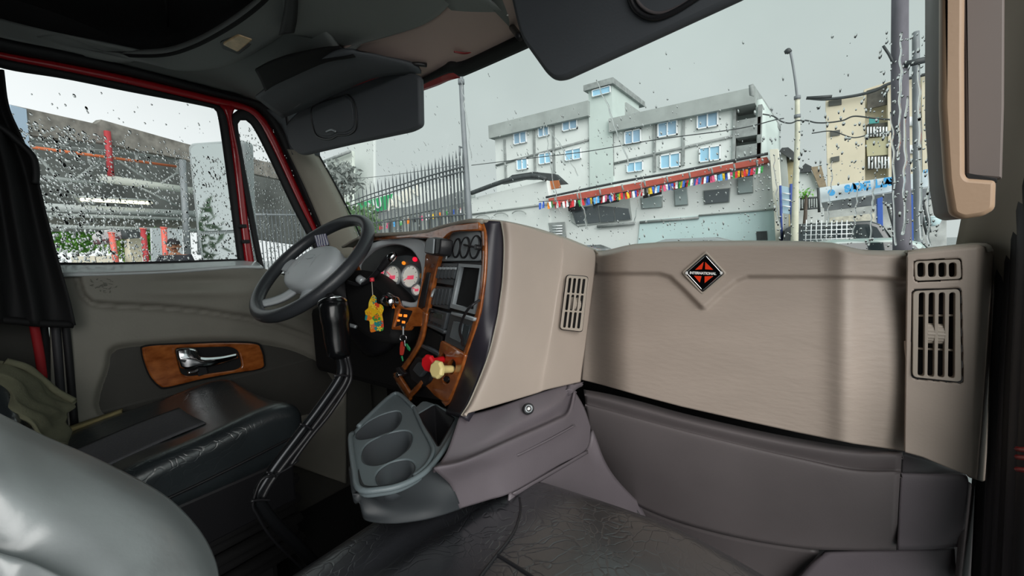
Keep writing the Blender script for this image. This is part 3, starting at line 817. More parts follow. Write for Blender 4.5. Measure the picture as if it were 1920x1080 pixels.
# radio
rd = plate('radio', rnd([(803, 577), (838, 586), (831, 618), (795, 607)], 2), shift(PS, 0.010), 0.014, slate_d, dash, bev=0.002)
plate('radio_display', [(812, 585), (830, 590), (828, 599), (810, 594)], shift(PS, 0.011), 0.002, mat('dark_display', '39423F', 0.2), rd)
for x, y in [(800, 597), (807, 602), (814, 605), (821, 608)]:
    plate('radio_button', rnd([(x, y), (x + 5, y + 1.4), (x + 4, y + 5), (x - 1, y + 3.6)], 1), shift(PS, 0.0125), 0.003, black, rd)
plate('radio_knob', ell(806, 583, 3, 3.6), shift(PS, 0.020), 0.010, black, rd, bev=0.001)
# lined pocket and card pocket
plate('pocket_frame', [(844, 589), (885, 600), (873, 660), (833, 640)], shift(PS, 0.006), 0.008, slate_d, dash, bev=0.001)
plate('pocket_glass', [(850, 601), (868, 607), (862, 642), (842, 633)], shift(PS, 0.0085), 0.003, mat('smoked_pocket', '6A7378', 0.15), dash)
plate('pocket_glass', [(871, 608), (881, 611), (873, 647), (865, 643)], shift(PS, 0.0085), 0.003, mat('smoked_pocket_dark', '3C4448', 0.15), dash)
plate('shelf_lip', [(846, 584), (888, 596), (886, 602), (844, 590)], shift(PS, 0.016), 0.012, mat('slate_plastic', '9AA2A6', 0.4), dash, bev=0.002)
plate('cubby_recess', [(795, 611), (828, 631), (824, 662), (786, 643)], shift(PS, 0.0), 0.006, blackm, dash)
plate('shelf_lip', [(786, 643), (822, 662), (820, 668), (783, 648)], shift(PS, 0.014), 0.014, slate_d, dash, bev=0.002)
plate('shelf_lip', [(796, 604), (832, 620), (830, 626), (794, 609)], shift(PS, 0.014), 0.014, slate_d, dash, bev=0.002)
# wood lower plate with valve openings
wl_ = rnd([(826, 637), (872, 664), (865, 692), (852, 728), (840, 752), (830, 754), (815, 744), (790, 716), (808, 697), (820, 668)], 5)
plate('wood_valve_plate', wl_, shift(PS, 0.012), 0.012, wood, dash, bev=0.003, holes=[ell(829, 672, 5, 9, rot=0.2), ell(846, 688, 7, 13, rot=0.2), ell(836, 712, 6.5, 6.5)])
plate('valve_backing', rnd([(826, 650), (858, 668), (848, 722), (826, 730), (812, 700)], 4), shift(PS, 0.0), 0.006, blackm, dash)
plate('outlet_knob', ell(836, 711, 5, 5), shift(PS, 0.012), 0.012, black, dash, bev=0.001)
# angled ash drawer block under the stack
plate('ashtray', rnd([(766, 690), (780, 668), (800, 672), (812, 692), (804, 716), (790, 726), (770, 712)], 4), shift(PS, 0.020), 0.03, black, dash, bev=0.004)
plate('ashtray_lid', rnd([(772, 694), (782, 678), (796, 682), (798, 694), (786, 708)], 3), shift(PS, 0.032), 0.012, slate_d, dash, bev=0.003)
# wood strips
def wstrip(name, a, b, pl, k=0.010): return band(name, [P(x, y, shift(pl, k)) for x, y in a], [P(x, y, shift(pl, k)) for x, y in b], wood, dash, n=40, bulge=0.0025, thick=0.008)
wstrip('wood_strip', [(792, 584), (788, 610), (781, 640), (768, 664), (752, 686), (736, 706)], [(800, 586), (796, 612), (789, 642), (774, 670), (759, 692), (745, 710)], PS, 0.02)
wstrip('wood_strip', [(736, 700), (742, 716), (766, 753)], [(746, 697), (752, 709), (771, 738)], PS, 0.02)
wstrip('wood_strip', [(764, 752), (778, 737), (793, 719)], [(766, 738), (776, 727), (789, 712)], PS, 0.02)
plate('drawer_recess', [(748, 704), (775, 672), (800, 668), (812, 690), (789, 716), (770, 736)], shift(PS, 0.004), 0.006, blackm, dash)
# wood column with black slot between cluster and stack
wcol = [(822, 446), (844, 432), (838, 440), (829, 462), (818, 500), (808, 545), (800, 588), (779, 586), (786, 545), (795, 505), (797, 478)]
plate('wood_column', rnd(wcol, 3), shift(PS, 0.014), 0.012, wood, dash, bev=0.002)
plate('slot_trim', rnd([(800, 510), (806, 511), (794, 576), (783, 582), (786, 560)], 2), shift(PS, 0.018), 0.004, black, dash, bev=0.001)
tube('wood_edge', [P(x, y, shift(PS, 0.018)) for x, y in [(797, 500), (790, 540), (782, 582), (790, 583)]], 0.002, wood, dash, n=20, seg=6)
# top wood band
plate('wood_band', [(701, 444), (760, 441), (801, 436), (828, 428), (850, 422), (898, 416), (898, 431), (860, 433), (846, 435), (838, 440), (826, 452), (799, 446), (770, 445), (735, 448), (701, 451), (672, 458), (672, 452)], (D(800, 440, 1.03), V((-0.25, -0.95, 0.2)).normalized()), 0.01, wood, dash, bev=0.002)
plate('wood_shade', [(842, 425), (896, 418), (897, 430), (846, 432)], (D(870, 425, 0.925), V((-0.3, -0.93, 0.1)).normalized()), 0.004, mat('shaded_burl_wood', '5A2A1A', 0.3, coat=0.5), dash)  # shade at the end of the wood band, painted as a darker wood colour

# ---- instrument cluster
cl = plate('cluster_surround', smoothc([(664, 480), (684, 462), (710, 451), (745, 447), (778, 447), (795, 455), (799, 475), (795, 510), (786, 560), (780, 578), (742, 570), (720, 553), (676, 540)], 6), PC, 0.02,
           steelgrey, dash, bev=0.004, holes=[smoothc([(668, 500), (684, 478), (704, 464), (736, 457), (765, 465), (781, 482), (789, 505), (785, 548), (776, 566), (748, 562), (722, 548), (680, 536)], 6)])
PCb = shift(PC, -0.06)
plate('cluster_back', smoothc([(655, 490), (684, 455), (736, 445), (790, 460), (806, 505), (796, 572), (748, 580), (700, 560), (655, 540)], 6), PCb, 0.01, mat('maroon_black_plastic', '150E10', 0.4), cl)
gp = plate('gauge_panel', smoothc([(696, 520), (716, 496), (745, 480), (775, 480), (792, 500), (790, 545), (780, 570), (748, 572), (722, 556), (700, 540)], 6), shift(PCb, 0.008), 0.008, slate_d, cl, bev=0.002)
white_d = mat('ivory_gauge_face', 'E4E2D8', 0.5, emit=0.3)
pinkd = mat('pink_gauge_mark', 'E0506A', 0.4, emit=0.6)
def gauge(cx, cy, rx, ry, a, nm='gauge'):
    b = shift(PCb, 0.014)
    g = plate(nm + '_ring', ell(cx, cy, rx, ry, rot=0.15), shift(b, 0.006), 0.008, silver, cl, holes=[ell(cx, cy, rx - 1.8, ry - 2, rot=0.15)], bev=0.001)
    plate('dial_face', ell(cx, cy, rx - 1.5, ry - 1.8, rot=0.15), b, 0.003, white_d, g)
    for k in range(9):
        th = -2.3 + k * 0.57
        q0 = (cx + (rx - 5) * math.sin(th), cy - (ry - 6) * math.cos(th)); q1 = (cx + (rx - 3) * math.sin(th), cy - (ry - 3) * math.cos(th))
        if rx > 10: tube('dial_mark', [P(q0[0], q0[1], shift(b, 0.001)), P(q1[0], q1[1], shift(b, 0.001))], 0.0008, black, g, n=2, seg=4, smooth_path=False)
    plate('dial_readout', [(cx - rx * .25, cy - 1), (cx + rx * .45, cy - 2), (cx + rx * .4, cy + ry * .25), (cx - rx * .3, cy + ry * .28)], shift(b, 0.001), 0.002, pinkd, g)
    tube('needle', [P(cx, cy, shift(b, 0.004)), P(cx - rx * .7 * math.cos(a), cy - ry * .7 * math.sin(a), shift(b, 0.004))], 0.0012, pinkd, g, n=2, seg=5, smooth_path=False)
gauge(734, 518, 15, 21, 0.6); gauge(768, 518, 17, 22, -0.5)
gauge(708, 532, 7.5, 9, 1.2); gauge(716, 511, 7, 8, 0.3); gauge(780, 543, 10, 12, 0.4)
plate('message_display', rnd([(731, 542), (752, 542), (749, 553), (728, 550)], 2), shift(PCb, 0.016), 0.004, mat('amber_display', 'F09418', 0.4, emit=0.9), cl)
plate('warning_lamp', ell(777, 486, 4, 4.5), shift(PCb, 0.016), 0.004, mat('red_lamp', 'E81838', 0.4, emit=1.0), cl)
plate('warning_lamp', ell(756, 493, 3, 3.5), shift(PCb, 0.016), 0.004, mat('orange_lamp', 'F08A20', 0.4, emit=0.9), cl)
plate('warning_lamp', ell(789, 517, 3, 5), shift(PCb, 0.016), 0.004, mat('amber_gauge', 'D8903A', 0.4), cl)
# wood foot of the cluster with the lit buttons
PL_ = (P(760, 590, shift(PC, 0.03)), PC[1])
plate('wood_foot', rnd([(722, 552), (742, 556), (748, 571), (758, 577), (782, 575), (796, 586), (790, 612), (772, 612), (766, 620), (733, 618), (740, 580), (724, 562)], 3), PL_, 0.012, wood, dash, bev=0.002,
      holes=[rnd([(749, 578), (773, 583), (762, 607), (738, 613)], 2)])
bk = plate('button_panel', [(745, 572), (778, 578), (764, 612), (733, 616)], shift(PL_, -0.006), 0.004, blackm, dash)
for x, y, s in [(750, 591, 2.6), (759.5, 592, 2.8), (746.5, 601, 2), (756, 604, 2.6)]:
    plate('lit_button', rnd([(x - s, y - s), (x + s, y - s + .5), (x + s - .5, y + s), (x - s - .5, y + s - .5)], 0.8), shift(PL_, -0.003), 0.003, mat('amber_button', 'F5862A', 0.4, emit=1.0), bk)
plate('lower_column_cover', smoothc([(640, 520), (668, 505), (700, 520), (740, 560), (742, 600), (735, 640), (700, 640), (660, 610)], 5), (D(690, 570, 1.22), V((0, -1, 0.2)).normalized()), 0.10, blackm, dash, bev=0.02)
# driver side end of the dash, behind the wheel, and the dark underside
box('dash_end', (-1.50, 1.12, 1.0), 0.29, 0.15, 0.085, taupe, dash, bev=0.02)
box('knee_panel', (-1.30, 1.02, 0.78), 0.42, 0.12, 0.14, blackm, dash, bev=0.03)
plate('wood_end_piece', smoothc([(664, 462), (676, 462), (676, 475), (660, 480)], 4), (D(668, 470, 1.30), V((0, -1, 0.1)).normalized()), 0.01, wood, dash, bev=0.002)
plate('wood_end_piece', smoothc([(656, 500), (667, 496), (672, 512), (664, 520)], 4), (D(668, 470, 1.30), V((0, -1, 0.1)).normalized()), 0.01, wood, dash, bev=0.002)

# ---- passenger end panel with two vents
PE = (P(1780, 600, 'Y', 1.085), V((0.0, -1, 0.03)).normalized())
vs = []; nu, nv = 50, 80
ET = [(1702, 469), (1718, 467), (1780, 460), (1830, 455), (1850, 455), (1858, 459), (1863, 469)]
EB = [(1697, 848), (1730, 857), (1780, 878), (1820, 893), (1835, 901), (1842, 903), (1847, 901)]
VH1 = rnd([(1712, 488), (1803, 484), (1805, 525), (1714, 529)], 8)
VH2 = rnd([(1709, 543), (1803, 539), (1807, 716), (1800, 719), (1708, 710)], 10)
def endy(px, py):
    e = (px - 1700) / 150
    y = 1.085 + 0.05 * ss(1828, 1866, px - (py - 460) * -0.02) ** 1.3 + 0.02 * (1 - ss(0, 10, py - yprof(ET, px)))
    for h in (VH1, VH2):
        if pinpoly(px, py, h): y += 0.010 * ss(0, 2.5, polyd(px, py, h + [h[0]]))
    return y
for j in range(nv * 2):
    for i in range(nu * 2):
        u = i / (nu * 2 - 1); v = j / (nv * 2 - 1)
        xt = 1702 + 161 * u; xb = 1697 + 150 * u
        px = xt + (xb - xt) * v; py = yprof(ET, xt) * (1 - v) + yprof(EB, xb) * v
        vs.append(P(px, py, 'Y', endy(px, py)))
nu, nv = nu * 2, nv * 2
fs = [(j * nu + i, (j + 1) * nu + i, (j + 1) * nu + i + 1, j * nu + i + 1) for j in range(nv - 1) for i in range(nu - 1)]
ep = mesh('end_panel', vs, fs, beige, dash, solid=0.012)
surf('end_panel_side', [[P(x, y, 'Y', endy(x - 1, y)) for x, y in [(1863, 470), (1861, 560), (1857, 700), (1852, 820), (1847, 900)]],
                        [P(x, y, 'Y', 1.135) + V((0.012, 0.10, 0)) for x, y in [(1863, 470), (1861, 560), (1857, 700), (1852, 820), (1847, 900)]]], beige, dash, nu=30, nv=6, thick=0.006, toward=V((3, 0.5, 1.2)))
topad('end_top_pad', [P(x, y + 1, 'Y', 1.10) for x, y in ET], taupe)
def vent(name, outer, slots, pl, frame_m, bars, wheels, fr=0.014):
    f = plate(name, outer, shift(pl, 0.004), fr, frame_m, dash, holes=slots, bev=0.0009)
    c = [(sum(q[0] for q in outer) / len(outer)), (sum(q[1] for q in outer) / len(outer))]
    plate('vent_back', [((x - c[0]) * .99 + c[0], (y - c[1]) * .99 + c[1]) for x, y in outer], shift(pl, -0.030), 0.004, blackm, f)
    plate('vent_gasket', [((x - c[0]) * 1.03 + c[0], (y - c[1]) * 1.025 + c[1]) for x, y in outer], shift(pl, -0.006), 0.004, black, f,
          holes=[[((x - c[0]) * .95 + c[0], (y - c[1]) * .96 + c[1]) for x, y in outer]])
    for a, b in bars:
        tube('vent_slat', [P(a[0], a[1], shift(pl, -0.008)), P(b[0], b[1], shift(pl, -0.008))], 0.0022, frame_m, f, n=2, seg=6, smooth_path=False)
    for x, y, h in wheels:
        u, v_, n = frame_of(pl); cc = P(x, y, shift(pl, -0.006))
        ring = []; vs = []; fs = []
        R_ = h * (cc - CAM).dot(FWD) / F_PX
        N = 36; hw = 0.0055
        for s in range(N):
            th = 2 * math.pi * s / N; rr = R_ * (1.0 if s % 2 else 0.93)
            q = cc + v_ * math.cos(th) * rr + n * math.sin(th) * rr * 0.55
            vs += [q - u * hw, q + u * hw]
        for s in range(N):
            t = (s + 1) % N; fs.append((2 * s, 2 * s + 1, 2 * t + 1, 2 * t))
        fs.append(tuple(2 * s for s in range(N))); fs.append(tuple(2 * s + 1 for s in range(N))[::-1])
        flat(mesh('vent_thumbwheel', vs, fs, frame_m, f, smooth=False))
    # fins deep inside
    return f
s1 = [rnd([(x, 493), (x + 14, 492), (x + 14.5, 519), (x + 0.5, 520)], 6) for x in (1720, 1740, 1759.5, 1779)]
vent('defroster_vent', rnd([(1714, 490), (1801, 486), (1803, 523), (1716, 527)], 8), s1, shift(PE, -0.002), mat('light_beige_plastic', 'ABA094', 0.45), [], [])
s2 = [rnd([(x + 2, 549), (x + 13, 548), (x + 12, 706 + k * 1.2), (x - 0.5, 705 + k * 1.2)], 6) for k, x in enumerate((1721, 1739.5, 1758.5, 1778))]
vent('dash_vent', rnd([(1712, 546), (1800, 542), (1803, 713), (1796, 716), (1711, 707)], 9), s2, shift(PE, -0.002), mat('light_beige_plastic', 'ABA094', 0.45),
     [((1716, 592), (1798, 591)), ((1714, 653), (1798, 657))], [(1745, 625, 19), (1763, 626, 19)])
carve(ep, VH1, 1.0); carve(ep, VH2, 1.0)
PV = (V((-0.486, 0.9, 1.0)), V((1, -0.06, 0)).normalized())
o3 = rnd([(1064, 516), (1103, 519), (1092, 622), (1051, 617)], 6)
carve(spo, o3, 0.97)
s3 = []
for k in range(4):
    xt = 1067 + k * 8.7; xb = 1056 + k * 8.7
    for v0, v1 in ((0.0, 0.30), (0.33, 0.65), (0.68, 1.0)):
        ya, yb = 521 + 93 * v0 + k * 0.6, 521 + 93 * v1 + k * 0.6
        xa = xt + (xb - xt) * v0; xc = xt + (xb - xt) * v1
        s3.append(rnd([(xa, ya), (xa + 5.6, ya + .4), (xc + 5.6, yb + .4), (xc, yb)], 2.6))
vent('dash_vent', o3, s3, shift(PV, 0.006), mat('light_beige_plastic', 'ABA094', 0.45), [], [(1074, 569, 12), (1082, 570, 12)], fr=0.0022)

# ---- emblem
PM = (P(1320, 512, 'Y', YG - 0.016), V((0, -1, 0.0)))
em = thing('emblem', 'diamond badge, orange red and black in a chrome rim, on the beige glovebox', 'badge')
dia = lambda k, c=(1320, 512): [(c[0] + x * k, c[1] + y * k) for x, y in [(3, -36), (37, 1), (-3, 36), (-37, -1)]]
plate('badge_base', rnd(dia(1.16), 5), shift(PM, 0.004), 0.006, mat('light_beige_plastic', 'ABA094', 0.45), em, bev=0.002, holes=[rnd(dia(1.0), 4)])
plate('badge_field', rnd(dia(1.0), 3), shift(PM, 0.004), 0.004, mat('gloss_black', '0A0A0C', 0.15), em)
plate('chrome_rim', rnd(dia(0.94), 3), shift(PM, 0.006), 0.003, chrome, em, holes=[rnd(dia(0.87), 3)], bev=0.001)
orr = mat('orange_red_enamel', 'F0401C', 0.35)
for q in ([(1319, 491), (1316, 505), (1303, 506)], [(1322, 491), (1322, 505), (1337, 506)], [(1301, 517), (1315, 518), (1312, 530)], [(1321, 518), (1337, 518), (1321, 531)]):
    plate('red_segment', q, shift(PM, 0.007), 0.002, orr, em, bev=0.0003)
text3('badge_lettering', 'INTERNATIONAL', 1319, 512, PM, 0.0082, mat('white_enamel', 'F2F2F0', 0.4), em, ang=-0.03, depth=0.0006, off=0.0085, squeeze=0.92, bold=0.0004)
for x in (1287, 1352): plate('rim_rivet', ell(x, 512, 2.6, 3), shift(PM, 0.009), 0.003, mat('white_enamel', 'F2F2F0', 0.4), em)

# ---- dark lower dash
LT = [(1094, 730), (1140, 738), (1200, 752), (1280, 774), (1400, 802), (1500, 822), (1600, 838), (1692, 846)]
surf('lower_dash', [pts(LT, 'Y', 1.135),
                    pts([(1096, 740), (1140, 750), (1200, 766), (1280, 788), (1400, 816), (1500, 836), (1600, 850), (1691, 853)], 'Y', 1.10),
                    pts([(1097, 756), (1140, 768), (1200, 785), (1280, 806), (1400, 836), (1500, 858), (1600, 878), (1689, 882)], 'Y', 1.105),
                    pts([(1098, 764), (1140, 776), (1200, 793), (1280, 815), (1400, 845), (1500, 868), (1600, 888), (1688, 890)], 'Y', 1.085),
                    pts([(1108, 820), (1150, 850), (1210, 872), (1290, 895), (1400, 925), (1500, 945), (1600, 955), (1684, 955)], 'Y', 1.10),
                    pts([(1135, 900), (1175, 935), (1225, 962), (1300, 988), (1400, 1012), (1500, 1028), (1590, 1032), (1680, 1032)], 'Y', 1.14)], darkplum, dash, nu=70, nv=60, thick=0.012)
surf('toe_panel', [pts([(1135, 902), (1175, 937), (1225, 964), (1300, 990), (1400, 1014), (1536, 1036)], 'Y', 1.16),
                   pts([(1180, 960), (1225, 1000), (1260, 1020), (1330, 1050), (1400, 1075), (1500, 1085)], 'Y', 1.20),
                   pts([(1200, 1060), (1240, 1090), (1280, 1110), (1340, 1130), (1400, 1150), (1480, 1160)], 'Y', 1.24)], darkplum, dash, nu=30, nv=20, thick=0.01)
surf('kick_panel', [pts([(1548, 1038), (1600, 1036), (1680, 1034), (1790, 1030)], 'Y', 1.14), pts([(1518, 1064), (1600, 1062), (1680, 1062), (1792, 1060)], 'Y', 1.145), pts([(1470, 1120), (1600, 1120), (1680, 1120), (1796, 1120)], 'Y', 1.17)], greyplum, dash, nu=20, nv=10, thick=0.01)
surf('lower_dash_end', [pts([(1693, 850), (1740, 862), (1800, 884)], 'Y', 1.16),
                        pts([(1690, 884), (1740, 886), (1808, 888)], 'Y', 1.125),
                        pts([(1689, 892), (1745, 894), (1800, 894), (1816, 903)], 'Y', 1.10),
                        pts([(1686, 955), (1745, 955), (1786, 955), (1812, 957)], 'Y', 1.105),
                        pts([(1683, 1031), (1745, 1030), (1788, 1026), (1806, 1026)], 'Y', 1.12)], greyplum, dash, nu=30, nv=30, thick=0.012)
surf('lower_dash_side', [pts([(1816, 903), (1812, 957), (1806, 1026), (1798, 1120)], 'Y', 1.112), pts([(1830, 912), (1828, 960), (1824, 1026), (1820, 1120)], 'Y', 1.15)], darkplum, dash, nu=16, nv=8, thick=0.008)
tube('duct_line', pts([(1160, 905), (1185, 945), (1210, 980), (1235, 1000)], 'Y', 1.12), 0.003, black, dash, n=20, seg=6)

# ---- centre console below the beige side panel
cs = thing('centre_console', 'plum grey centre console with three cup holders beside the front seat', 'console')
surf('console_side', [
    [P(862, 781, X, -.545), P(920, 767, X, -.53), P(985, 745, X, -.512), P(1045, 726, X, -.505), P(1072, 719, X, -.505), P(1095, 716, X, -.505)],
    [P(842, 838, X, -.515), P(890, 828, X, -.50), P(960, 795, X, -.485), P(1030, 764, X, -.478), P(1056, 750, X, -.485), P(1070, 724, X, -.50)],
    [P(826, 866, X, -.50), P(884, 852, X, -.487), P(960, 818, X, -.478), P(1038, 783, X, -.478), P(1062, 768, X, -.485), P(1074, 730, X, -.50)],
    [P(815, 880, X, -.485), P(872, 866, X, -.468), P(960, 828, X, -.455), P(1042, 793, X, -.455), P(1068, 776, X, -.465), P(1079, 735, X, -.49)],
    [P(846, 912, X, -.49), P(900, 888, X, -.472), P(965, 868, X, -.455), P(1050, 830, X, -.46), P(1085, 808, X, -.47), P(1096, 765, X, -.485)],
    [P(862, 954, X, -.49), P(915, 938, X, -.47), P(962, 922, X, -.45), P(1045, 874, X, -.455), P(1100, 842, X, -.468), P(1108, 800, X, -.478)]],
    greyplum, cs, nu=70, nv=70, thick=0.01)
PTq = (P(740, 840, 'Z', 0.778), V((0, 0, 1)))
surf('console_front', [[P(x, y, PTq) for x, y in [(659, 850), (664, 884), (675, 917), (716, 919), (757, 909), (798, 885), (828, 864)]],
                       [P(668, 914, X, -.60), P(674, 940, X, -.59), P(684, 954, X, -.575), P(735, 957, X, -.545), P(790, 948, X, -.52), P(826, 934, X, -.50), P(852, 920, X, -.49)],
                       [P(672, 930, X, -.60), P(678, 962, X, -.59), P(688, 977, X, -.575), P(735, 982, X, -.545), P(790, 976, X, -.52), P(830, 966, X, -.50), P(866, 954, X, -.49)]], mat('dark_slate_console', '33373A', 0.5, var=0.06), cs, nu=50, nv=24, thick=0.008)
surf('console_foot', [
    [P(952, 930, X, -.455), P(962, 922, X, -.452), P(1045, 876, X, -.457), P(1100, 844, X, -.47), P(1112, 806, X, -.478)],
    [P(950, 975, X, -.44), P(985, 965, X, -.435), P(1075, 930, X, -.43), P(1140, 900, X, -.43), P(1150, 890, X, -.43)],
    [P(950, 1060, X, -.42), P(1010, 1050, X, -.41), P(1110, 1020, X, -.39), P(1215, 985, X, -.38), P(1240, 990, X, -.37)],
    [P(950, 1200, X, -.40), P(1020, 1180, X, -.39), P(1130, 1140, X, -.37), P(1260, 1090, X, -.35), P(1290, 1090, X, -.34)]], greyplum, cs, nu=40, nv=30, thick=0.01)
band('console_ridge', [P(962, 924, X, -.447), P(1045, 877, X, -.452), P(1102, 844, X, -.465)], [P(968, 930, X, -.447), P(1049, 882, X, -.452), P(1103, 850, X, -.465)], greyplum, cs, n=20, bulge=0.003, thick=0.004)
band('console_ridge', [P(970, 852, X, -.453), P(1030, 822, X, -.453), P(1078, 796, X, -.458)], [P(972, 856, X, -.453), P(1031, 826, X, -.453), P(1079, 799, X, -.458)], greyplum, cs, n=20, bulge=0.002, thick=0.003)
PSC = (P(992, 766, X, -.482), V((1, -0.35, 0.55)).normalized())
sk = plate('power_socket', ell(992, 766, 10, 11), shift(PSC, 0.004), 0.008, black, cs, holes=[ell(992, 766, 6.5, 7)], bev=0.002)
plate('socket_ring', ell(992, 766, 7, 7.6), shift(PSC, 0.006), 0.004, silver, sk, holes=[ell(992, 766, 5, 5.6)], bev=0.001)
plate('socket_centre', ell(992, 766, 2.6, 3), shift(PSC, 0.005), 0.006, mat('white_enamel', 'F2F2F0', 0.4), sk)
# cup holder tray
PT = (P(740, 840, 'Z', 0.78), V((0, 0, 1)))
slateT = mat('slate_blue_plastic', '6C777B', 0.4, var=0.05, bump=0.08, bscale=300)
c1 = smoothc([(667, 812), (688, 792), (716, 777), (745, 770), (753, 781), (744, 800), (722, 814), (690, 822), (672, 823)], 5)
c2 = smoothc([(678, 852), (686, 834), (712, 818), (744, 808), (766, 808), (773, 820), (764, 842), (738, 861), (706, 872), (684, 868)], 5)
c3 = smoothc([(704, 896), (712, 880), (734, 866), (762, 861), (776, 868), (776, 882), (760, 900), (736, 911), (714, 911)], 5)
cb = rnd([(783, 776), (815, 757), (854, 782), (822, 838)], 5)
tray_o = smoothc([(657, 818), (690, 784), (726, 748), (748, 738), (776, 762), (800, 752), (866, 782), (852, 806), (828, 846), (796, 884), (756, 908), (716, 918), (675, 918), (664, 880)], 5)
tray = plate('cup_tray', tray_o, PT, 0.012, slateT, cs, holes=[c1, c2, c3, cb], bev=0.003)
def well(name, ol, depth_, m):
    u, v_, n = frame_of(PT)
    top = [P(x, y, PT) - V((0, 0, 0.002)) for x, y in ol]; c = sum(top, V()) / len(top)
    bot = [c + (p - c) * 0.86 - V((0, 0, depth_)) for p in top]; N = len(top)
    vs = top + bot; fs = [(i, (i + 1) % N, N + (i + 1) % N, N + i) for i in range(N)] + [tuple(N + i for i in range(N))]
    o = mesh(name, vs, fs, m, tray); o.modifiers.new('s', 'SOLIDIFY').thickness = 0.002
    return o
for c, dz in ((c1, .065), (c2, .05), (c3, .026)): well('cup_well', c, dz, mat('dark_slate_plastic', '474C50', 0.4))
well('storage_well', cb, 0.12, black)
rim = [P(x, y, shift(PT, 0.004)) for x, y in [(662, 812), (657, 822), (664, 880), (674, 917), (716, 918), (757, 908), (798, 884), (830, 846), (852, 808), (868, 782)]]
tube('tray_rim', rim, 0.005, slateT, cs, n=60, seg=8)
tube('tray_rim', [P(x, y, shift(PT, 0.003)) for x, y in [(776, 764), (792, 800), (806, 826), (812, 846), (800, 872), (776, 893)]], 0.004, slateT, cs, n=40, seg=8)
tube('tray_rim', [P(x, y, shift(PT, 0.003)) for x, y in [(672, 800), (700, 772), (728, 746), (746, 738), (776, 764)]], 0.005, slateT, cs, n=40, seg=8)
box('console_core', (-0.63, 0.86, 0.30), 0.07, 0.36, 0.30, blackm, cs, bev=0.02)

# ------------------------------------------------------------------ steering wheel and stalks
CW = V((-1.239, 0.675, 1.112)); E1 = V((1, 0, 0)); E2 = V((0, 0.736, 0.677)); EN = V((0, -0.677, 0.736))
sw = thing('steering_wheel', 'large black rimmed steering wheel with pale grey spokes in front of the driver seat', 'steering wheel')
def W(a, r, k=0.0): return CW + (E1 * math.cos(math.radians(a)) + E2 * math.sin(math.radians(a))) * r + EN * k
rim = [W(i * 6, 0.2015, 0.0) for i in range(61)]
N, S = 72, 14
vs = []
for i in range(N):
    a = 360 * i / N
    o_ = (E1 * math.cos(math.radians(a)) + E2 * math.sin(math.radians(a)))
    for s in range(S):
        th = 2 * math.pi * s / S
        vs.append(CW + o_ * (0.2015 + 0.0185 * math.cos(th)) + EN * 0.0195 * math.sin(th))
fs = [(i * S + s, i * S + (s + 1) % S, ((i + 1) % N) * S + (s + 1) % S, ((i + 1) % N) * S + s) for i in range(N) for s in range(S)]
mesh('rim', vs, fs, mat('black_grip', '3A3D41', 0.36, bump=0.2, bscale=200), sw)
def spoke(a0, a1, w0, w1, nm='spoke'):
    rows = []
    for j in range(5):
        t = j / 4
        r = 0.055 + (0.19 - 0.055) * t; wd = w0 + (w1 - w0) * t; a = a0 + (a1 - a0) * t
        c = W(a, r, -0.012 - 0.012 * math.sin(math.pi * t) + 0.012 * t); tan = (E2 * math.cos(math.radians(a)) - E1 * math.sin(math.radians(a)))
        rows.append([c - tan * wd - EN * 0.004, c, c + tan * wd - EN * 0.004])
    return surf(nm, rows, steelgrey, sw, nu=8, nv=14, thick=0.012, even=False, toward=CW + EN * 2)
spoke(8, 2, 0.046, 0.024); spoke(172, 178, 0.046, 0.024); spoke(-112, -125, 0.024, 0.018); spoke(-68, -55, 0.024, 0.018)
# hub pad
rows = []
for k, (r, h) in enumerate([(0.001, 0.022), (0.03, 0.021), (0.055, 0.017), (0.072, 0.008), (0.078, -0.006), (0.076, -0.03)]):
    rows.append([CW + (E1 * math.cos(th) * 1.5 + E2 * math.sin(th) * 1.12 - E2 * 0.10) * r + EN * h for th in [2 * math.pi * i / 32 for i in range(33)]])
hub = surf('hub_pad', rows, steelgrey, sw, nu=33, nv=18, thick=0.0, even=False, toward=CW + EN * 2)
for sgn in (-1, 1):
    tube('hub_crease', [CW + E1 * sgn * 0.052 + E2 * -0.055 + EN * 0.016, CW + E1 * sgn * 0.04 + EN * 0.021, CW + E1 * sgn * 0.045 + E2 * 0.045 + EN * 0.016], 0.0016, silver, hub, n=14, seg=6)
cardm = mat('striped_card', 'E8E8EE', 0.6, hex2='6A6A92', kind='wave', vscale=26)
lab = mesh('striped_label', [CW + E1 * x + E2 * y + EN * z for x, y, z in [(-0.06, 0.075, 0.004), (0.0, 0.082, 0.004), (0.0, 0.10, 0.035), (-0.06, 0.094, 0.035)]], [(0, 1, 2, 3)], cardm, sw, smooth=False, solid=0.001)
plate('hub_emblem', [CW + E1 * (x * .026) + E2 * (y * 0.010 + 0.012) + EN * 0.024 for x, y in ell(0, 0, 1, 1)], (CW + EN * 0.024, EN), 0.003, silver, sw, w3=True)
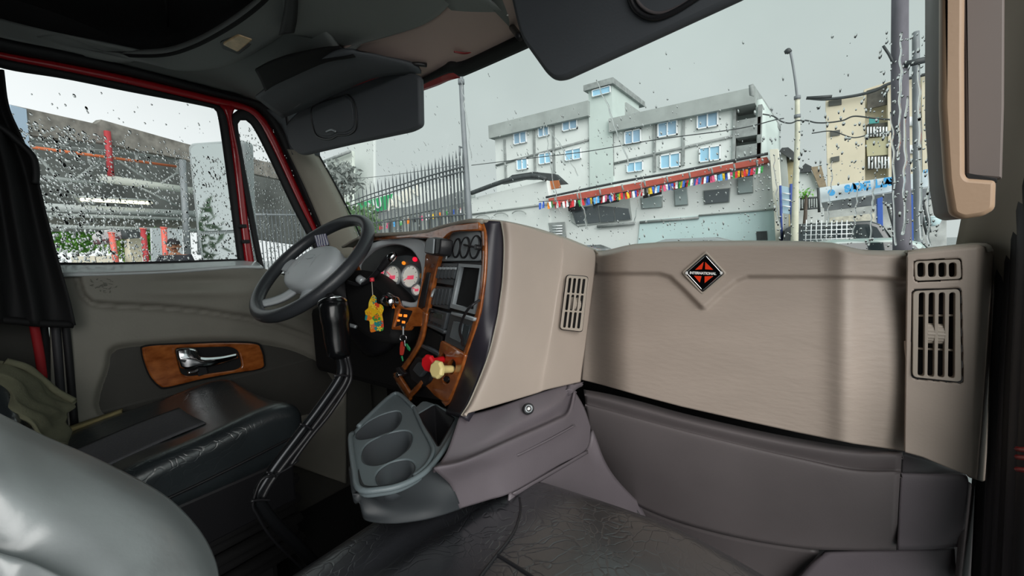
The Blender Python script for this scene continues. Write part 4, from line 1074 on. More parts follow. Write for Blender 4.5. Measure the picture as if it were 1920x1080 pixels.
# column and stalks
col = thing('steering_column', 'black steering column shroud with multifunction stalk behind the wheel', 'steering column')
tube('column_shroud', [CW - EN * 0.02, CW - EN * 0.08, CW - EN * 0.2, CW - EN * 0.36], [0.045, 0.065, 0.085, 0.10], black, col, n=16, seg=20)
tube('column_boot', [CW - EN * 0.34, CW - EN * 0.5, CW - EN * 0.7], [0.06, 0.05, 0.05], blackm, col, n=10, seg=16)
st = tube('stalk', [D(652, 529, 1.24), D(672, 534, 1.22), D(688, 528, 1.20), D(706, 512, 1.18), D(722, 494, 1.17)], [0.006, 0.005, 0.006, 0.008, 0.009], black, col, n=30)
tube('stalk_grip', [D(712, 506, 1.175), D(720, 496, 1.17), D(731, 484, 1.165)], [0.010, 0.011, 0.012], black, st, n=10, seg=12)
tube('stalk_cap', [D(728, 488, 1.167), D(736, 480, 1.162), D(741, 477, 1.16)], [0.011, 0.013, 0.008], chrome, st, n=8, seg=12)
tube('stalk_collar', [D(672, 522, 1.215), D(681, 528, 1.21)], 0.012, silver, st, n=4, seg=10)
tube('ignition_bezel', [D(726, 562, 1.12), D(738, 568, 1.10)], [0.02, 0.016], chrome, col, n=4, seg=14)
tube('tilt_lever', [D(645, 611, 1.2), D(656, 610, 1.18), D(668, 613, 1.17)], [0.004, 0.006, 0.005], silver, col, n=10, seg=8)

# ------------------------------------------------------------------ small things on the dash
fl_pl = (D(705, 585, 1.08), V((0.35, -0.93, 0.05)).normalized())
tag_o = smoothc([(699, 553), (705, 558), (706, 568), (714, 571), (719, 577), (718, 584), (716, 590), (718, 602), (718, 619), (706, 621), (695, 623), (693, 612), (692, 602), (684, 600), (685, 590), (684, 583), (690, 577), (691, 568), (694, 560)], 4)
fm = bpy.data.materials.new('floral_print'); fm.use_nodes = True; MATS['floral_print'] = fm
t = fm.node_tree; b = t.nodes['Principled BSDF']; b.inputs['Roughness'].default_value = 0.5
co = t.nodes.new('ShaderNodeTexCoord'); vo = t.nodes.new('ShaderNodeTexVoronoi'); vo.inputs['Scale'].default_value = 55
t.links.new(co.outputs['Object'], vo.inputs['Vector'])
rp = t.nodes.new('ShaderNodeValToRGB'); rp.color_ramp.interpolation = 'CONSTANT'
sepc = t.nodes.new('ShaderNodeSeparateColor'); t.links.new(vo.outputs['Color'], sepc.inputs[0]); t.links.new(sepc.outputs[0], rp.inputs[0])
el = rp.color_ramp.elements; el[0].color = lin('E8B81C'); el[1].position = 0.34; el[1].color = lin('E87A20')
for pos, c in ((0.52, 'F0D040'), (0.66, '2A8F8A'), (0.78, 'D84A28'), (0.88, '4A9A40')):
    e = el.new(pos); e.color = lin(c)
dk = t.nodes.new('ShaderNodeMapRange'); dk.inputs['From Max'].default_value = 0.012; dk.inputs['To Min'].default_value = 0.35
mx = t.nodes.new('ShaderNodeMix'); mx.data_type = 'RGBA'; mx.blend_type = 'MULTIPLY'; mx.inputs[0].default_value = 1
t.links.new(vo.outputs['Distance'], dk.inputs['Value']); t.links.new(dk.outputs[0], mx.inputs[7]); t.links.new(rp.outputs[0], mx.inputs[6]); t.links.new(mx.outputs[2], b.inputs['Base Color'])
ft = thing('floral_tag', 'yellow and orange flower patterned card hanging from the stalk', 'air freshener')
plate('flower_card', tag_o, fl_pl, 0.002, fm, ft)
tube('hanging_cord', [D(697, 524, 1.10), D(698, 540, 1.09), D(699, 555, 1.08)], 0.0012, mat('pale_string', 'B8B0A0', 0.8), ft, n=8, seg=5)
bd = tube('cord_bead', [D(697, 521, 1.1), D(698, 528, 1.1)], 0.006, mat('red_bead', 'E03040', 0.4), ft, n=4, seg=8)
# petals standing proud of the card
for (x, y, c) in [(700, 562, 'E8B81C'), (711, 580, 'F0C830'), (692, 588, 'E8A01C'), (706, 594, 'E87A20'), (700, 575, 'F0D040'), (699, 612, 'E87A50'), (712, 606, '2A8F8A'), (711, 616, 'F0D040')]:
    m_ = mat('petal_' + c, c, 0.5)
    for k in range(5):
        a = k * 1.2566
        plate('petal', ell(x + 3.2 * math.cos(a), y + 3.2 * math.sin(a), 2.6, 1.5, 8, a), shift(fl_pl, 0.002), 0.0012, m_, ft)
ks = thing('key_bunch', 'keys on a ring with red and green fobs hanging from the ignition', 'keys')
kp = (D(757, 650, 1.02), V((0.3, -0.95, 0)).normalized())
tube('key_ring', [P(x, y, kp) for x, y in ell(756, 634, 6, 6, 20)] + [P(762, 634, kp)], 0.0012, chrome, ks, n=40, seg=6)
tube('key_chain', [P(756, 612, kp), P(756, 620, kp), P(756, 628, kp)], 0.002, silver, ks, n=6, seg=6)
plate('ignition_key', rnd([(751, 607), (760, 607), (759, 616), (752, 616)], 2), kp, 0.004, black, ks)
plate('red_fob', rnd([(751, 640), (757, 639), (758, 652), (755, 667), (749, 666), (749, 652)], 3), kp, 0.005, mat('red_fob', 'A83428', 0.4), ks, bev=0.001)
plate('green_fob', rnd([(759, 645), (762, 644), (769, 654), (768, 659), (764, 656)], 1.5), shift(kp, 0.004), 0.004, mat('green_fob', '1E7A48', 0.4), ks, bev=0.001)
plate('green_tail', rnd([(751, 668), (754, 667), (756, 677), (754, 678)], 1.5), shift(kp, 0.001), 0.003, mat('green_fob', '1E7A48', 0.4), ks)
plate('silver_key', rnd([(756, 638), (759, 638), (760, 650), (757, 650)], 1), shift(kp, 0.004), 0.002, chrome, ks)
# alarm box
dv = thing('alarm_box', 'small black box with pale face clipped above the wood column', 'device')
bp = (D(810, 462, 0.95), V((-0.45, -0.88, 0.15)).normalized())
plate('box_body', rnd([(797, 453), (800, 446), (815, 444), (826, 447), (825, 462), (822, 478), (808, 479), (795, 475)], 3), shift(bp, -0.004), 0.03, black, dv, bev=0.004)
plate('box_face', rnd([(799, 450), (813, 447), (811, 476), (796, 473)], 2), shift(bp, 0.001), 0.004, mat('slate_plastic', '5E6468', 0.4), dv, bev=0.001)
# brake valve knobs
def valve(nm, lab_, cap, stem_base, m, capr, hexn):
    k = thing(nm, lab_, 'valve knob')
    b0 = P(stem_base[0], stem_base[1], shift(PS, 0.012)); c0 = P(cap[0], cap[1], shift(PS, 0.055))
    ax = (c0 - b0).normalized(); a = ax.cross(V((0, 0, 1))).normalized(); b_ = ax.cross(a)
    tube('knob_stem', [b0, b0.lerp(c0, .7), c0], [capr * .42, capr * .42, capr * .55], m, k, n=8, seg=16)
    vs = []
    prof = [(-0.006, .55), (-0.004, 1.0), (0.003, 1.0), (0.007, .8)]
    for z, r in prof:
        for s in range(hexn):
            th = 2 * math.pi * s / hexn + .3
            vs.append(c0 + ax * z + (a * math.cos(th) + b_ * math.sin(th)) * capr * r)
    H = hexn
    fs = [(i * H + s, i * H + (s + 1) % H, (i + 1) * H + (s + 1) % H, (i + 1) * H + s) for i in range(3) for s in range(H)] + [tuple(range(H))[::-1], tuple(3 * H + s for s in range(H))]
    flat(mesh('knob_cap', vs, fs, m, k, smooth=False, bev=0.001))
valve('valve_knob', 'red octagonal push pull brake knob on the wood valve plate', (804, 681), (831, 674), mat('red_knob', 'D01822', 0.35, var=0.05), 0.0200, 8)
valve('valve_knob', 'cream yellow octagonal push pull brake knob beside the red one', (820, 693), (848, 692), mat('cream_knob', 'E8D592', 0.4, var=0.05), 0.0200, 8)
# curled charging lead
ch = tube('charging_cable', [P(899, 563, shift(PS, 0.02)), P(888, 570, shift(PS, 0.04)), P(876, 582, shift(PS, 0.045)), P(866, 602, shift(PS, 0.04)), P(862, 620, shift(PS, 0.035)), P(866, 636, shift(PS, 0.02)), P(868, 648, shift(PS, 0.012))], 0.0028, black, None, n=40, seg=8)
setp(ch, 'thin black cable curling over the card pocket of the switch stack', 'cable')
# radio microphone cradle hook
mc = thing('bottle_holder_cap', 'dark ribbed cylinder cap at the lower end of the wood strip', 'clip')
plate('clip_body', rnd([(741, 690), (748, 688), (752, 694), (758, 700), (752, 706), (744, 700)], 2), shift(PS, 0.03), 0.012, black, mc, bev=0.002)
plate('clip_screw', ell(744, 703, 3, 5), shift(PS, 0.034), 0.006, chrome, mc)

# ------------------------------------------------------------------ gear lever
gl = thing('gear_lever', 'tall bent gear lever with long black grip standing between the front seats', 'gear lever')
gx = -0.95
sh = pts([(636, 665), (640, 690), (634, 712), (600, 762), (560, 815), (520, 868), (497, 902), (485, 925), (492, 950), (520, 985), (560, 1025), (610, 1080), (640, 1120)], X, gx)
tube('lever_shaft', sh, [0.011, 0.011, 0.011, 0.012, 0.013, 0.014, 0.016], mat('satin_black_steel', '2E3033', 0.25, metal=0.6), gl, n=90, seg=14)
tube('air_hose', pts([(646, 668), (652, 692), (646, 718), (612, 768), (572, 822), (540, 862), (508, 905), (492, 935)], X, gx + 0.012), 0.006, black, gl, n=60, seg=10)
tube('air_hose', pts([(652, 668), (658, 700), (652, 724), (618, 776), (586, 815), (560, 850), (545, 872)], X, gx + 0.02), 0.0045, black, gl, n=60, seg=10)
tube('loose_cable', pts([(560, 862), (540, 878), (516, 890), (490, 900), (474, 944), (480, 962), (510, 1010), (560, 1060), (590, 1085)], X, gx + 0.016), 0.003, black, gl, n=50, seg=6)
for q in [((626, 705), (656, 706)), ((562, 795), (585, 806)), ((499, 885), (517, 894)), ((470, 940), (508, 938))]:
    tube('cable_tie', pts([q[0], ((q[0][0] + q[1][0]) / 2, (q[0][1] + q[1][1]) / 2 - 2), q[1]], X, gx + 0.024), 0.0025, black, gl, n=8, seg=6)
gt = D(626, 568, 1.02); gb = P(632, 672, X, gx + 0.01)
axg = (gb - gt).normalized(); side = axg.cross(FWD).normalized(); fwd2 = side.cross(axg)
prof = [(-0.012, 0.0), (-0.012, .020), (-0.004, .030), (0.01, .0335), (0.03, .033), (0.045, .0325), (0.05, .0305), (0.09, .0295), (0.115, .027), (0.128, .0265), (0.131, .023), (0.138, .016)]
L_ = (gb - gt).length; vs = []; S = 20
for z, r in prof:
    for s in range(S):
        th = 2 * math.pi * s / S
        vs.append(gt + axg * (z / 0.138 * L_) + (side * math.cos(th) * r * 1.0 + fwd2 * math.sin(th) * r * 1.25) + side * 0.006 * (z / .138))
fs = [(i * S + s, i * S + (s + 1) % S, (i + 1) * S + (s + 1) % S, (i + 1) * S + s) for i in range(len(prof) - 1) for s in range(S)]
kn = mesh('lever_grip', vs, fs, mat('gloss_black_grip', '101113', 0.22), gl)
tube('chrome_collar', [gt + side * a + fwd2 * b_ * -1 - axg * z for a, b_, z in [(-.030, .01, -.012), (-.026, .024, .002), (-.008, .036, .010), (.012, .036, .014), (.028, .022, .012), (.031, .0, .004)]], 0.0032, chrome, kn, n=30, seg=8)
tube('range_switch', [gt - axg * 0.01 - fwd2 * 0.02 + side * 0.004, gt - axg * 0.016 - fwd2 * 0.034 + side * 0.004], [0.012, 0.010], black, kn, n=4, seg=12)

# ------------------------------------------------------------------ sun visors, lamp, strap
VP1 = (P(700, 200, 'Y', 0.87), V((0.0, -1, -0.12)).normalized())
v1 = thing('sun_visor', 'charcoal sun visor with covered mirror, folded down above the steering wheel', 'sun visor')
plate('visor_panel', rnd([(534, 232), (560, 205), (640, 168), (700, 146), (740, 133), (760, 137), (766, 135), (786, 142), (788, 238), (770, 247), (660, 270), (562, 293), (542, 275)], 12), VP1, 0.022, visorm, v1, bev=0.009)
mo = [(583, 212), (592, 196), (640, 180), (652, 181), (662, 196), (665, 236), (652, 250), (632, 252), (620, 258), (604, 258), (590, 248)]
plate('mirror_rim', smoothc([((x - 624) * 1.06 + 625, (y - 219) * 1.08 + 220) for x, y in mo], 4), shift(VP1, 0.003), 0.006, black, v1, holes=[smoothc(mo, 4)], bev=0.002)
plate('mirror_lid', smoothc([((x - 624) * .94 + 623, (y - 219) * .93 + 218) for x, y in mo], 4), shift(VP1, 0.003), 0.006, visorm, v1, bev=0.002)
tube('lid_notch', [P(612, 247, shift(VP1, 0.004)), P(622, 243, shift(VP1, 0.005)), P(630, 247, shift(VP1, 0.004))], 0.004, silver, v1, n=8, seg=8)
tube('visor_hinge', [P(762, 122, 'Z', 1.67), P(780, 120, 'Z', 1.67), P(800, 122, 'Z', 1.67)], 0.006, black, v1, n=8)
tube('visor_rod', [P(540, 235, shift(VP1, -0.005)), P(536, 200, shift(VP1, -0.01)), P(540, 190, 'Z', 1.68)], 0.006, black, v1, n=8)
VP2 = (P(1100, 60, 'Y', 0.80), V((0.0, -1, -0.18)).normalized())
v2 = thing('sun_visor', 'charcoal sun visor above the glovebox, tilted down across the windscreen', 'sun visor')
plate('visor_panel', rnd([(930, -120), (966, 40), (975, 72), (1022, 138), (1038, 151), (1058, 149), (1240, 66), (1400, -8), (1420, -30), (1400, -120)], 14), VP2, 0.026, visorm, v2, bev=0.010)
mo2 = [(1176, -30), (1184, 4), (1196, 22), (1216, 33), (1240, 32), (1275, 16), (1330, -20)]
tube('mirror_rim', [P(x, y, shift(VP2, 0.003)) for x, y in mo2], 0.005, black, v2, n=40, seg=8)
tube('mirror_rim', [P(x + 8, y - 9, shift(VP2, 0.003)) for x, y in mo2], 0.003, darkplum, v2, n=40, seg=8)
tube('visor_pivot', [P(975, 70, shift(VP2, -0.01)), P(955, 40, 'Z', 1.72), P(958, 5, 'Z', 1.74)], 0.008, black, v2, n=10)
plate('pivot_clip', [(940, 8), (975, 0), (985, 16), (950, 32)], (P(960, 15, 'Z', 1.69), V((0, -.3, -1)).normalized()), 0.01, chrome, v2, bev=0.002)
plate('pivot_base', rnd([(925, -10), (985, -15), (992, 40), (960, 52), (936, 30)], 5), (P(960, 15, 'Z', 1.70), V((0, -.3, -1)).normalized()), 0.012, blackm, v2, bev=0.003)
dl = thing('dome_light', 'small amber tinted dome lamp in the grey headliner', 'ceiling lamp')
DLP = (P(445, 84, 'Z', 1.758), V((0.05, -0.25, -1)).normalized())
plate('lamp_housing', rnd([(412, 80), (446, 60), (480, 72), (478, 80), (448, 103), (416, 92)], 4), DLP, 0.012, black, dl, bev=0.003)
plate('lamp_lens', rnd([(416, 84), (446, 66), (474, 76), (446, 99)], 4), shift(DLP, 0.006), 0.010, mat('amber_lens', 'EBCB9C', 0.15, var=0.15, vscale=60), dl, bev=0.004)
sp_ = surf('grab_strap', [pts([(530, -60), (534, 0), (528, 40), (522, 66)], 'Z', 1.735), pts([(560, -60), (558, 0), (556, 40), (552, 62)], 'Z', 1.725)], rubber, None, nu=20, nv=4, thick=0.006)
setp(sp_, 'black webbing strap hanging from the ceiling beside the dome lamp', 'strap')

# ------------------------------------------------------------------ passenger grab handle, pillar and door seal
gh = thing('grab_bar', 'tall beige grab handle on the passenger windscreen pillar', 'grab handle')
GHP = (P(1790, 200, 'Y', 0.86), V((0, -1, 0)))
tanp = mat('tan_plastic', 'A58970', 0.45, var=0.06, vscale=5, bump=0.1, bscale=150)
hb = [(1766, -120), (1812, -120), (1810, 100), (1811, 326), (1816, 334), (1870, 338), (1868, 392), (1846, 405), (1806, 411), (1784, 402), (1774, 340), (1765, 200)]
plate('handle_bar', rnd(hb, 9), GHP, 0.022, tanp, gh, bev=0.006)
plate('handle_rear', rnd(hb, 9), shift(GHP, -0.022), 0.115, mat('dark_brown', '4A3D36', 0.5, var=0.05), gh, bev=0.004)  # rear of the bar, same outline, coloured darker than the front
plate('handle_backpad', rnd([(1806, -120), (1886, -120), (1884, 200), (1880, 336), (1812, 330)], 5), shift(GHP, -0.03), 0.06, mat('brown_grey_trim', '6B605B', 0.5, var=0.05), gh, bev=0.003)
plate('handle_shadow_gap', [(1812, 324), (1870, 334), (1870, 342), (1812, 336)], shift(GHP, -0.01), 0.02, blackm, gh)
tp = structure('trim_3', 'grey pillar trim beside the passenger end of the windscreen')
surf('pillar_trim', [[V((0.222, 1.19, 1.04)), V((0.222, 1.10, 1.25)), V((0.215, 0.96, 1.7))], [V((0.27, 1.16, 1.04)), V((0.27, 1.06, 1.25)), V((0.27, 0.92, 1.7))], [V((0.30, 1.05, 1.04)), V((0.30, 0.98, 1.25)), V((0.30, 0.88, 1.7))]], taupe, tp, nu=20, nv=10, thick=0.012, toward=V((-0.5, 0.2, 1.2)))
sl = thing('door_seal', 'thick ribbed black rubber seal round the passenger door opening', 'seal')
lx = [(1902, -80), (1900, 335), (1890, 460), (1878, 700), (1870, 900), (1858, 1140)]
for k, (dx, r, m_) in enumerate([(-16, .016, rubber), (0, .014, rubber2), (13, .012, rubber2), (26, .014, rubber), (44, .018, rubber2), (66, .02, rubber)]):
    tube('seal_rib', [P(x + dx * (0.8 if y < 400 else 1.1), y, 'X', 0.285 + 0.002 * k) for x, y in lx], r, m_, sl, n=40, seg=10)
surf('seal_flange', [pts([(1850, 420), (1840, 700), (1822, 900), (1806, 1140)], 'Y', 1.22), pts([(1930, 420), (1925, 700), (1915, 900), (1900, 1140)], 'Y', 1.19)], blackm, sl, nu=20, nv=4, thick=0.01)
for y in (842, 857, 880):
    tube('red_reflector', pts([(1908, y), (1916, y + 1), (1935, y + 3)], X, 0.27), 0.004, redp, sl, n=4, seg=6)

# ------------------------------------------------------------------ curtain, belts
ct = thing('sleeper_curtain', 'black folded sleeper curtain hanging beside the driver door window', 'curtain')
ys = [130, 200, 260, 320, 400, 480, 560, 604]
xr = [4, 14, 40, 64, 84, 105, 128, 140]
rows = []
for k in range(13):
    t_ = k / 12
    rows.append([P(-150 + (x + 150) * t_, y + (6 * t_ if i == 7 else 0), X, -1.70 + 0.022 * math.sin(k * 2.1 + i * .25) - 0.03 * t_) for i, (x, y) in enumerate(zip(xr, ys))])
surf('curtain_cloth', rows, mat('black_curtain', '1A1A1C', 0.75, bump=0.3, bscale=200, var=0.15), ct, nu=40, nv=60, thick=0.004)
tube('curtain_hem', pts([(-150, 598), (0, 600), (70, 606), (138, 609)], X, -1.72), 0.010, blackm, ct, n=20, seg=8)
tube('curtain_tie', pts([(-60, 210), (0, 238), (30, 262), (60, 292), (67, 320), (66, 345)], X, -1.715), 0.008, rubber, ct, n=30, seg=8)
rb = tube('seat_belt', pts([(62, 600), (68, 630), (75, 670), (80, 710)], X, -1.76), 0.010, mat('red_webbing', 'A01820', 0.7), None, n=14, seg=8)
setp(rb, 'red seat belt webbing hanging below the black curtain', 'seat belt')

# ------------------------------------------------------------------ seats
ds = thing('driver_seat', 'worn black leather driver seat with grey cloth centre', 'seat')
def dfn(p, q):
    f = (p.y - 0.0) / 0.62
    if p.z > 0.60:
        p.z += 0.030 * math.cos((p.x + 1.50) / 0.22 * 1.5) * 0 + 0.018 * (abs((p.x + 1.50) / 0.22)) ** 2 * ss(0, .3, f) + 0.03 * ss(0.45, 0.9, f) - 0.02 * ss(0.85, 1.05, f)
    p.z += -0.05 * (1 - ss(0, 0.5, f)) * (1 if p.z > .6 else 0)
    return p
rbox('seat_cushion', -1.76, -1.245, -0.02, 0.62, 0.52, 0.66, 0.05, blk_leather2, ds, dfn)
surf('cloth_insert', [[V((x, y, 0.612 + 0.018 * (abs((x + 1.50) / 0.22)) ** 2 * ss(0, .3, y / .62) + 0.03 * ss(.45, .9, y / .62) + 0.05 * ss(0, .5, y / .62) + 0.003)) for x in (-1.60, -1.50, -1.38)] for y in (-0.0, 0.15, 0.3, 0.4)], fabric, ds, nu=14, nv=16, thick=0.004, even=False)
tube('seam_piping', [V((-1.245, 0.02, 0.565)), V((-1.243, 0.3, 0.575)), V((-1.245, 0.55, 0.60)), V((-1.27, 0.61, 0.60)), V((-1.5, 0.622, 0.60)), V((-1.74, 0.61, 0.60))], 0.004, black, ds, n=50, seg=8)
surf('worn_patch', [[V((-1.76, 0.13, 0.664)), V((-1.76, 0.22, 0.672)), V((-1.765, 0.3, 0.68))], [V((-1.73, 0.14, 0.664)), V((-1.73, 0.23, 0.674)), V((-1.735, 0.29, 0.682))]], mat('exposed_foam', '857A55', 0.9, var=0.2, vscale=30), ds, nu=8, nv=4, thick=0.01)
def bfn(p, q):
    t_ = (p.z - 0.6) / 0.75
    p.y -= 0.28 * t_; p.y += 0.03 * abs((p.x + 1.5) / 0.25) ** 2
    p.x += (p.x + 1.5) * (-0.15 * max(0, t_)); return p
rbox('backrest', -1.77, -1.25, -0.18, 0.0, 0.55, 1.28, 0.06, blk_leather2, ds, bfn)
box('seat_base', (-1.5, 0.28, 0.12), 0.20, 0.24, 0.12, blackm, ds, bev=0.02)
for k in range(9):
    z = 0.24 + k * 0.032
    e = 0.012 * (k % 2)
    pth = [V((-1.72 - e, 0.02 - e, z)), V((-1.28 + e, 0.02 - e, z)), V((-1.28 + e, 0.56 + e, z)), V((-1.72 - e, 0.56 + e, z)), V((-1.72 - e, 0.02 - e, z))]
    tube('bellows_rib', pth, 0.018, blackm, ds, n=5, seg=8, smooth_path=False)
box('side_valance', (-1.265, 0.29, 0.47), 0.012, 0.28, 0.07, black, ds, bev=0.008)
jk = thing('olive_jacket', 'rumpled olive cloth draped over the edge of the driver seat', 'jacket')
rows = [[D(-40, 676, 1.0), D(10, 678, 1.02), D(50, 690, 1.05), D(78, 712, 1.08), D(106, 735, 1.10), D(139, 752, 1.12)],
        [D(-40, 700, .98), D(15, 706, .99), D(58, 735, 1.01), D(90, 752, 1.04), D(115, 765, 1.07), D(137, 768, 1.10)],
        [D(-30, 730, .96), D(30, 750, .96), D(66, 772, .98), D(92, 785, 1.01), D(110, 790, 1.04), D(126, 790, 1.07)],
        [D(-20, 760, .94), D(40, 790, .94), D(76, 812, .96), D(100, 826, .98), D(118, 832, 1.00), D(130, 836, 1.03)]]
def jf(p, u, v):
    return p + FWD * (0.007 * math.sin(u * 13 + v * 9) + 0.004 * math.sin(v * 23 - u * 5))
surf('draped_cloth', rows, cloth, jk, nu=60, nv=40, thick=0.006, fn=jf)
tube('hem_roll', [D(10, 677, 1.015), D(50, 689, 1.045), D(78, 711, 1.075), D(106, 734, 1.095), D(139, 752, 1.115)], 0.008, cloth, jk, n=40, seg=8)
db = thing('armrest', 'black leather armrest between the driver backrest and the olive jacket', 'armrest')
surf('armrest_pad', [[D(-60, 640, 1.05), D(0, 690, 1.02), D(30, 720, 1.0), D(55, 770, .99), D(62, 800, .99)],
                     [D(-60, 700, .98), D(-20, 730, .95), D(10, 760, .94), D(30, 790, .93), D(40, 815, .93)],
                     [D(-60, 800, .92), D(-40, 800, .92), D(-20, 810, .91), D(0, 820, .9), D(20, 840, .9)]], blk_leather2, db, nu=20, nv=16, thick=0.04)

ps = thing('passenger_seat', 'cracked black leather passenger seat with rounded cushion', 'seat')
def pfn(p, q):
    fx = (p.x + 0.6) / 0.66; fy = (p.y - 0.05) / 0.66
    if p.z > 0.52:
        p.z += -0.020 * ss(0.65, 1.05, fy) ** 1.5
        p.z += -0.012 * (1 - ss(0.0, 0.25, fx))
        p.z += -0.012 * math.exp(-((p.x + 0.475 + 0.10 * (1 - fy)) / 0.012) ** 2)
        p.z -= 0.035 * ss(0.6, 1.0, fx) * ss(.5, 1, fy)
    # rounded plan corner
    cx = max(0, (0.20 - fx)) / .2; cy = max(0, fy - 0.72) / .28
    k = (cx * cy)
    p.x += 0.06 * k; p.y -= 0.10 * k
    p.y += 0.02 * math.sin(math.pi * min(1, max(0, fx)))
    return p
rbox('seat_cushion', -0.675, 0.05, 0.05, 0.725, 0.40, 0.675, 0.075, blk_leather, ps, pfn, n=34)
box('seat_box', (-0.30, 0.33, 0.2), 0.26, 0.26, 0.2, blackm, ps, bev=0.02)
rows = [[D(-140, 715, .50), D(-60, 748, .50), D(0, 775, .50), D(80, 815, .52), D(190, 863, .54), D(305, 925, .54), D(372, 990, .53), D(406, 1055, .52), D(414, 1120, .50)],
        [D(-140, 760, .43), D(-60, 790, .43), D(0, 815, .44), D(80, 850, .46), D(170, 895, .47), D(270, 955, .475), D(330, 1010, .47), D(365, 1070, .46), D(375, 1130, .45)],
        [D(-140, 860, .38), D(-60, 880, .385), D(0, 900, .39), D(60, 930, .40), D(120, 965, .41), D(190, 1010, .415), D(235, 1055, .41), D(265, 1100, .40), D(280, 1150, .40)],
        [D(-140, 980, .37), D(-60, 1010, .37), D(0, 1035, .375), D(40, 1045, .38), D(80, 1060, .38), D(130, 1085, .38), D(160, 1110, .38), D(185, 1140, .38), D(200, 1170, .38)],
        [D(-140, 1000, .355), D(-60, 1025, .355), D(0, 1048, .36), D(40, 1060, .365), D(80, 1075, .365), D(130, 1100, .365), D(160, 1125, .365), D(185, 1155, .365), D(200, 1185, .365)],
        [D(-140, 1200, .35), D(-60, 1210, .35), D(0, 1220, .35), D(40, 1225, .35), D(80, 1230, .35), D(130, 1240, .35), D(160, 1250, .35), D(185, 1255, .35), D(200, 1260, .35)]]
surf('backrest', rows, smooth_leather, ps, nu=60, nv=70, thick=0.10)
def on_seat(px, py):
    z = 0.65
    for _ in range(12):
        p = P(px, py, 'Z', z); q = pfn(V((p.x, p.y, 0.675)), None); z = q.z
    return P(px, py, 'Z', z + 0.001)
tube('seat_seam', [on_seat(x, y) for x, y in [(974, 934), (976, 956), (968, 987), (954, 1012), (932, 1040), (905, 1075), (880, 1110)]], 0.0024, black, ps, n=40, seg=6)
tube('seat_seam', [on_seat(x, y) for x, y in [(932, 1040), (965, 1060), (1010, 1090), (1060, 1130)]], 0.0024, black, ps, n=30, seg=6)

# ------------------------------------------------------------------ the street outside
GZ = -0.85
asph = mat('wet_asphalt', '6E7374', 0.25, var=0.2, vscale=1.5, bump=0.3, bscale=20)
gr = structure('ground', 'wet grey street outside the truck')
mesh('street_surface', [V((-120, -60, GZ)), V((60, -60, GZ)), V((60, 120, GZ)), V((-120, 120, GZ))], [(0, 1, 2, 3)], asph, gr, smooth=False)
conc = mat('wet_concrete', '9AA09E', 0.6, var=0.15, vscale=2)
whitew = mat('white_render', 'D8DEDC', 0.7, var=0.04, vscale=0.8)
paleg = mat('pale_aqua_render', 'C2CFCB', 0.7, var=0.05, vscale=0.7)
greyb = mat('grey_render', '9DA4A2', 0.75, var=0.12, vscale=1.2)
greyd = mat('stained_grey_render', '8D9392', 0.8, var=0.25, vscale=2.5)
cream = mat('cream_render', 'D8CFB8', 0.75, var=0.08, vscale=1.0)
olive = mat('ochre_render', 'ACA27E', 0.8, var=0.12)
frame_w = mat('white_window_frame', 'EEF2F4', 0.4)
pane_b = mat('blue_window_pane', '93B4CC', 0.12, var=0.15, vscale=1.0, spec=0.8)
pane_lb = mat('light_blue_pane', '9CCBE4', 0.12, spec=0.8)
pane_d = mat('dark_window_pane', '4A5256', 0.12, spec=0.8)
redroof = mat('red_roof_band', 'B85A4C', 0.7, var=0.15, vscale=3)
darkm = mat('dark_metal', '3E4345', 0.6, var=0.2, vscale=6)
steel = mat('grey_steel', '7C8286', 0.5, var=0.15, vscale=3)

def facade_block(name, x0, x1, zt, Y, depth, m, parent, zb=None):
    zb = GZ if zb is None else zb
    c = V(((x0 + x1) / 2, Y + depth / 2, (zt + zb) / 2))
    return box(name, c, (x1 - x0) / 2, depth / 2, (zt - zb) / 2, m, parent)
def xz(px, py, Y):
    p = P(px, py, 'Y', Y); return p.x, p.z
def win(parent, px, py, w, h, Y, pm, nm='window', div=2, fm=frame_w, skew=-0.25):
    """a framed window on the facade plane Y: frame with one pane per leaf"""
    x, z = xz(px, py, Y); d = (P(px, py, 'Y', Y) - CAM).dot(FWD)
    cx = (P(px + w / 2, py + skew * w / 2, 'Y', Y) - P(px - w / 2, py - skew * w / 2, 'Y', Y)).x / 2
    hz = h / 2 * d / F_PX; e = min(cx, hz) * 0.14
    bits = [(x, z + hz - e / 2, cx, e / 2), (x, z - hz + e / 2, cx, e / 2), (x - cx + e / 2, z, e / 2, hz), (x + cx - e / 2, z, e / 2, hz)]
    if div == 2: bits.append((x, z, e / 2, hz))
    vs = []; fs = []
    for bx, bz, hx, hh in bits:
        k = len(vs); vs += obox(V((bx, Y - 0.06, bz)), V((hx, 0, 0)), V((0, 0.07, 0)), V((0, 0, hh))); fs += [tuple(a + k for a in f) for f in BF]
    f = flat(mesh(nm, vs, fs, fm, parent, smooth=False))
    for i in range(div):
        pw = (2 * cx - e * (div + 1)) / div
        px_ = x - cx + e + pw / 2 + i * (pw + e)
        flat(mesh('pane', obox(V((px_, Y - 0.03, z)), V((pw / 2, 0, 0)), V((0, 0.02, 0)), V((0, 0, hz - e))), BF, pm[i] if isinstance(pm, list) else pm, f, smooth=False))
    return f
def fbar(name, a, b, r, Y, m, parent):
    return tube(name, [P(a[0], a[1], 'Y', Y), P(b[0], b[1], 'Y', Y)], r, m, parent, n=2, seg=6, smooth_path=False)

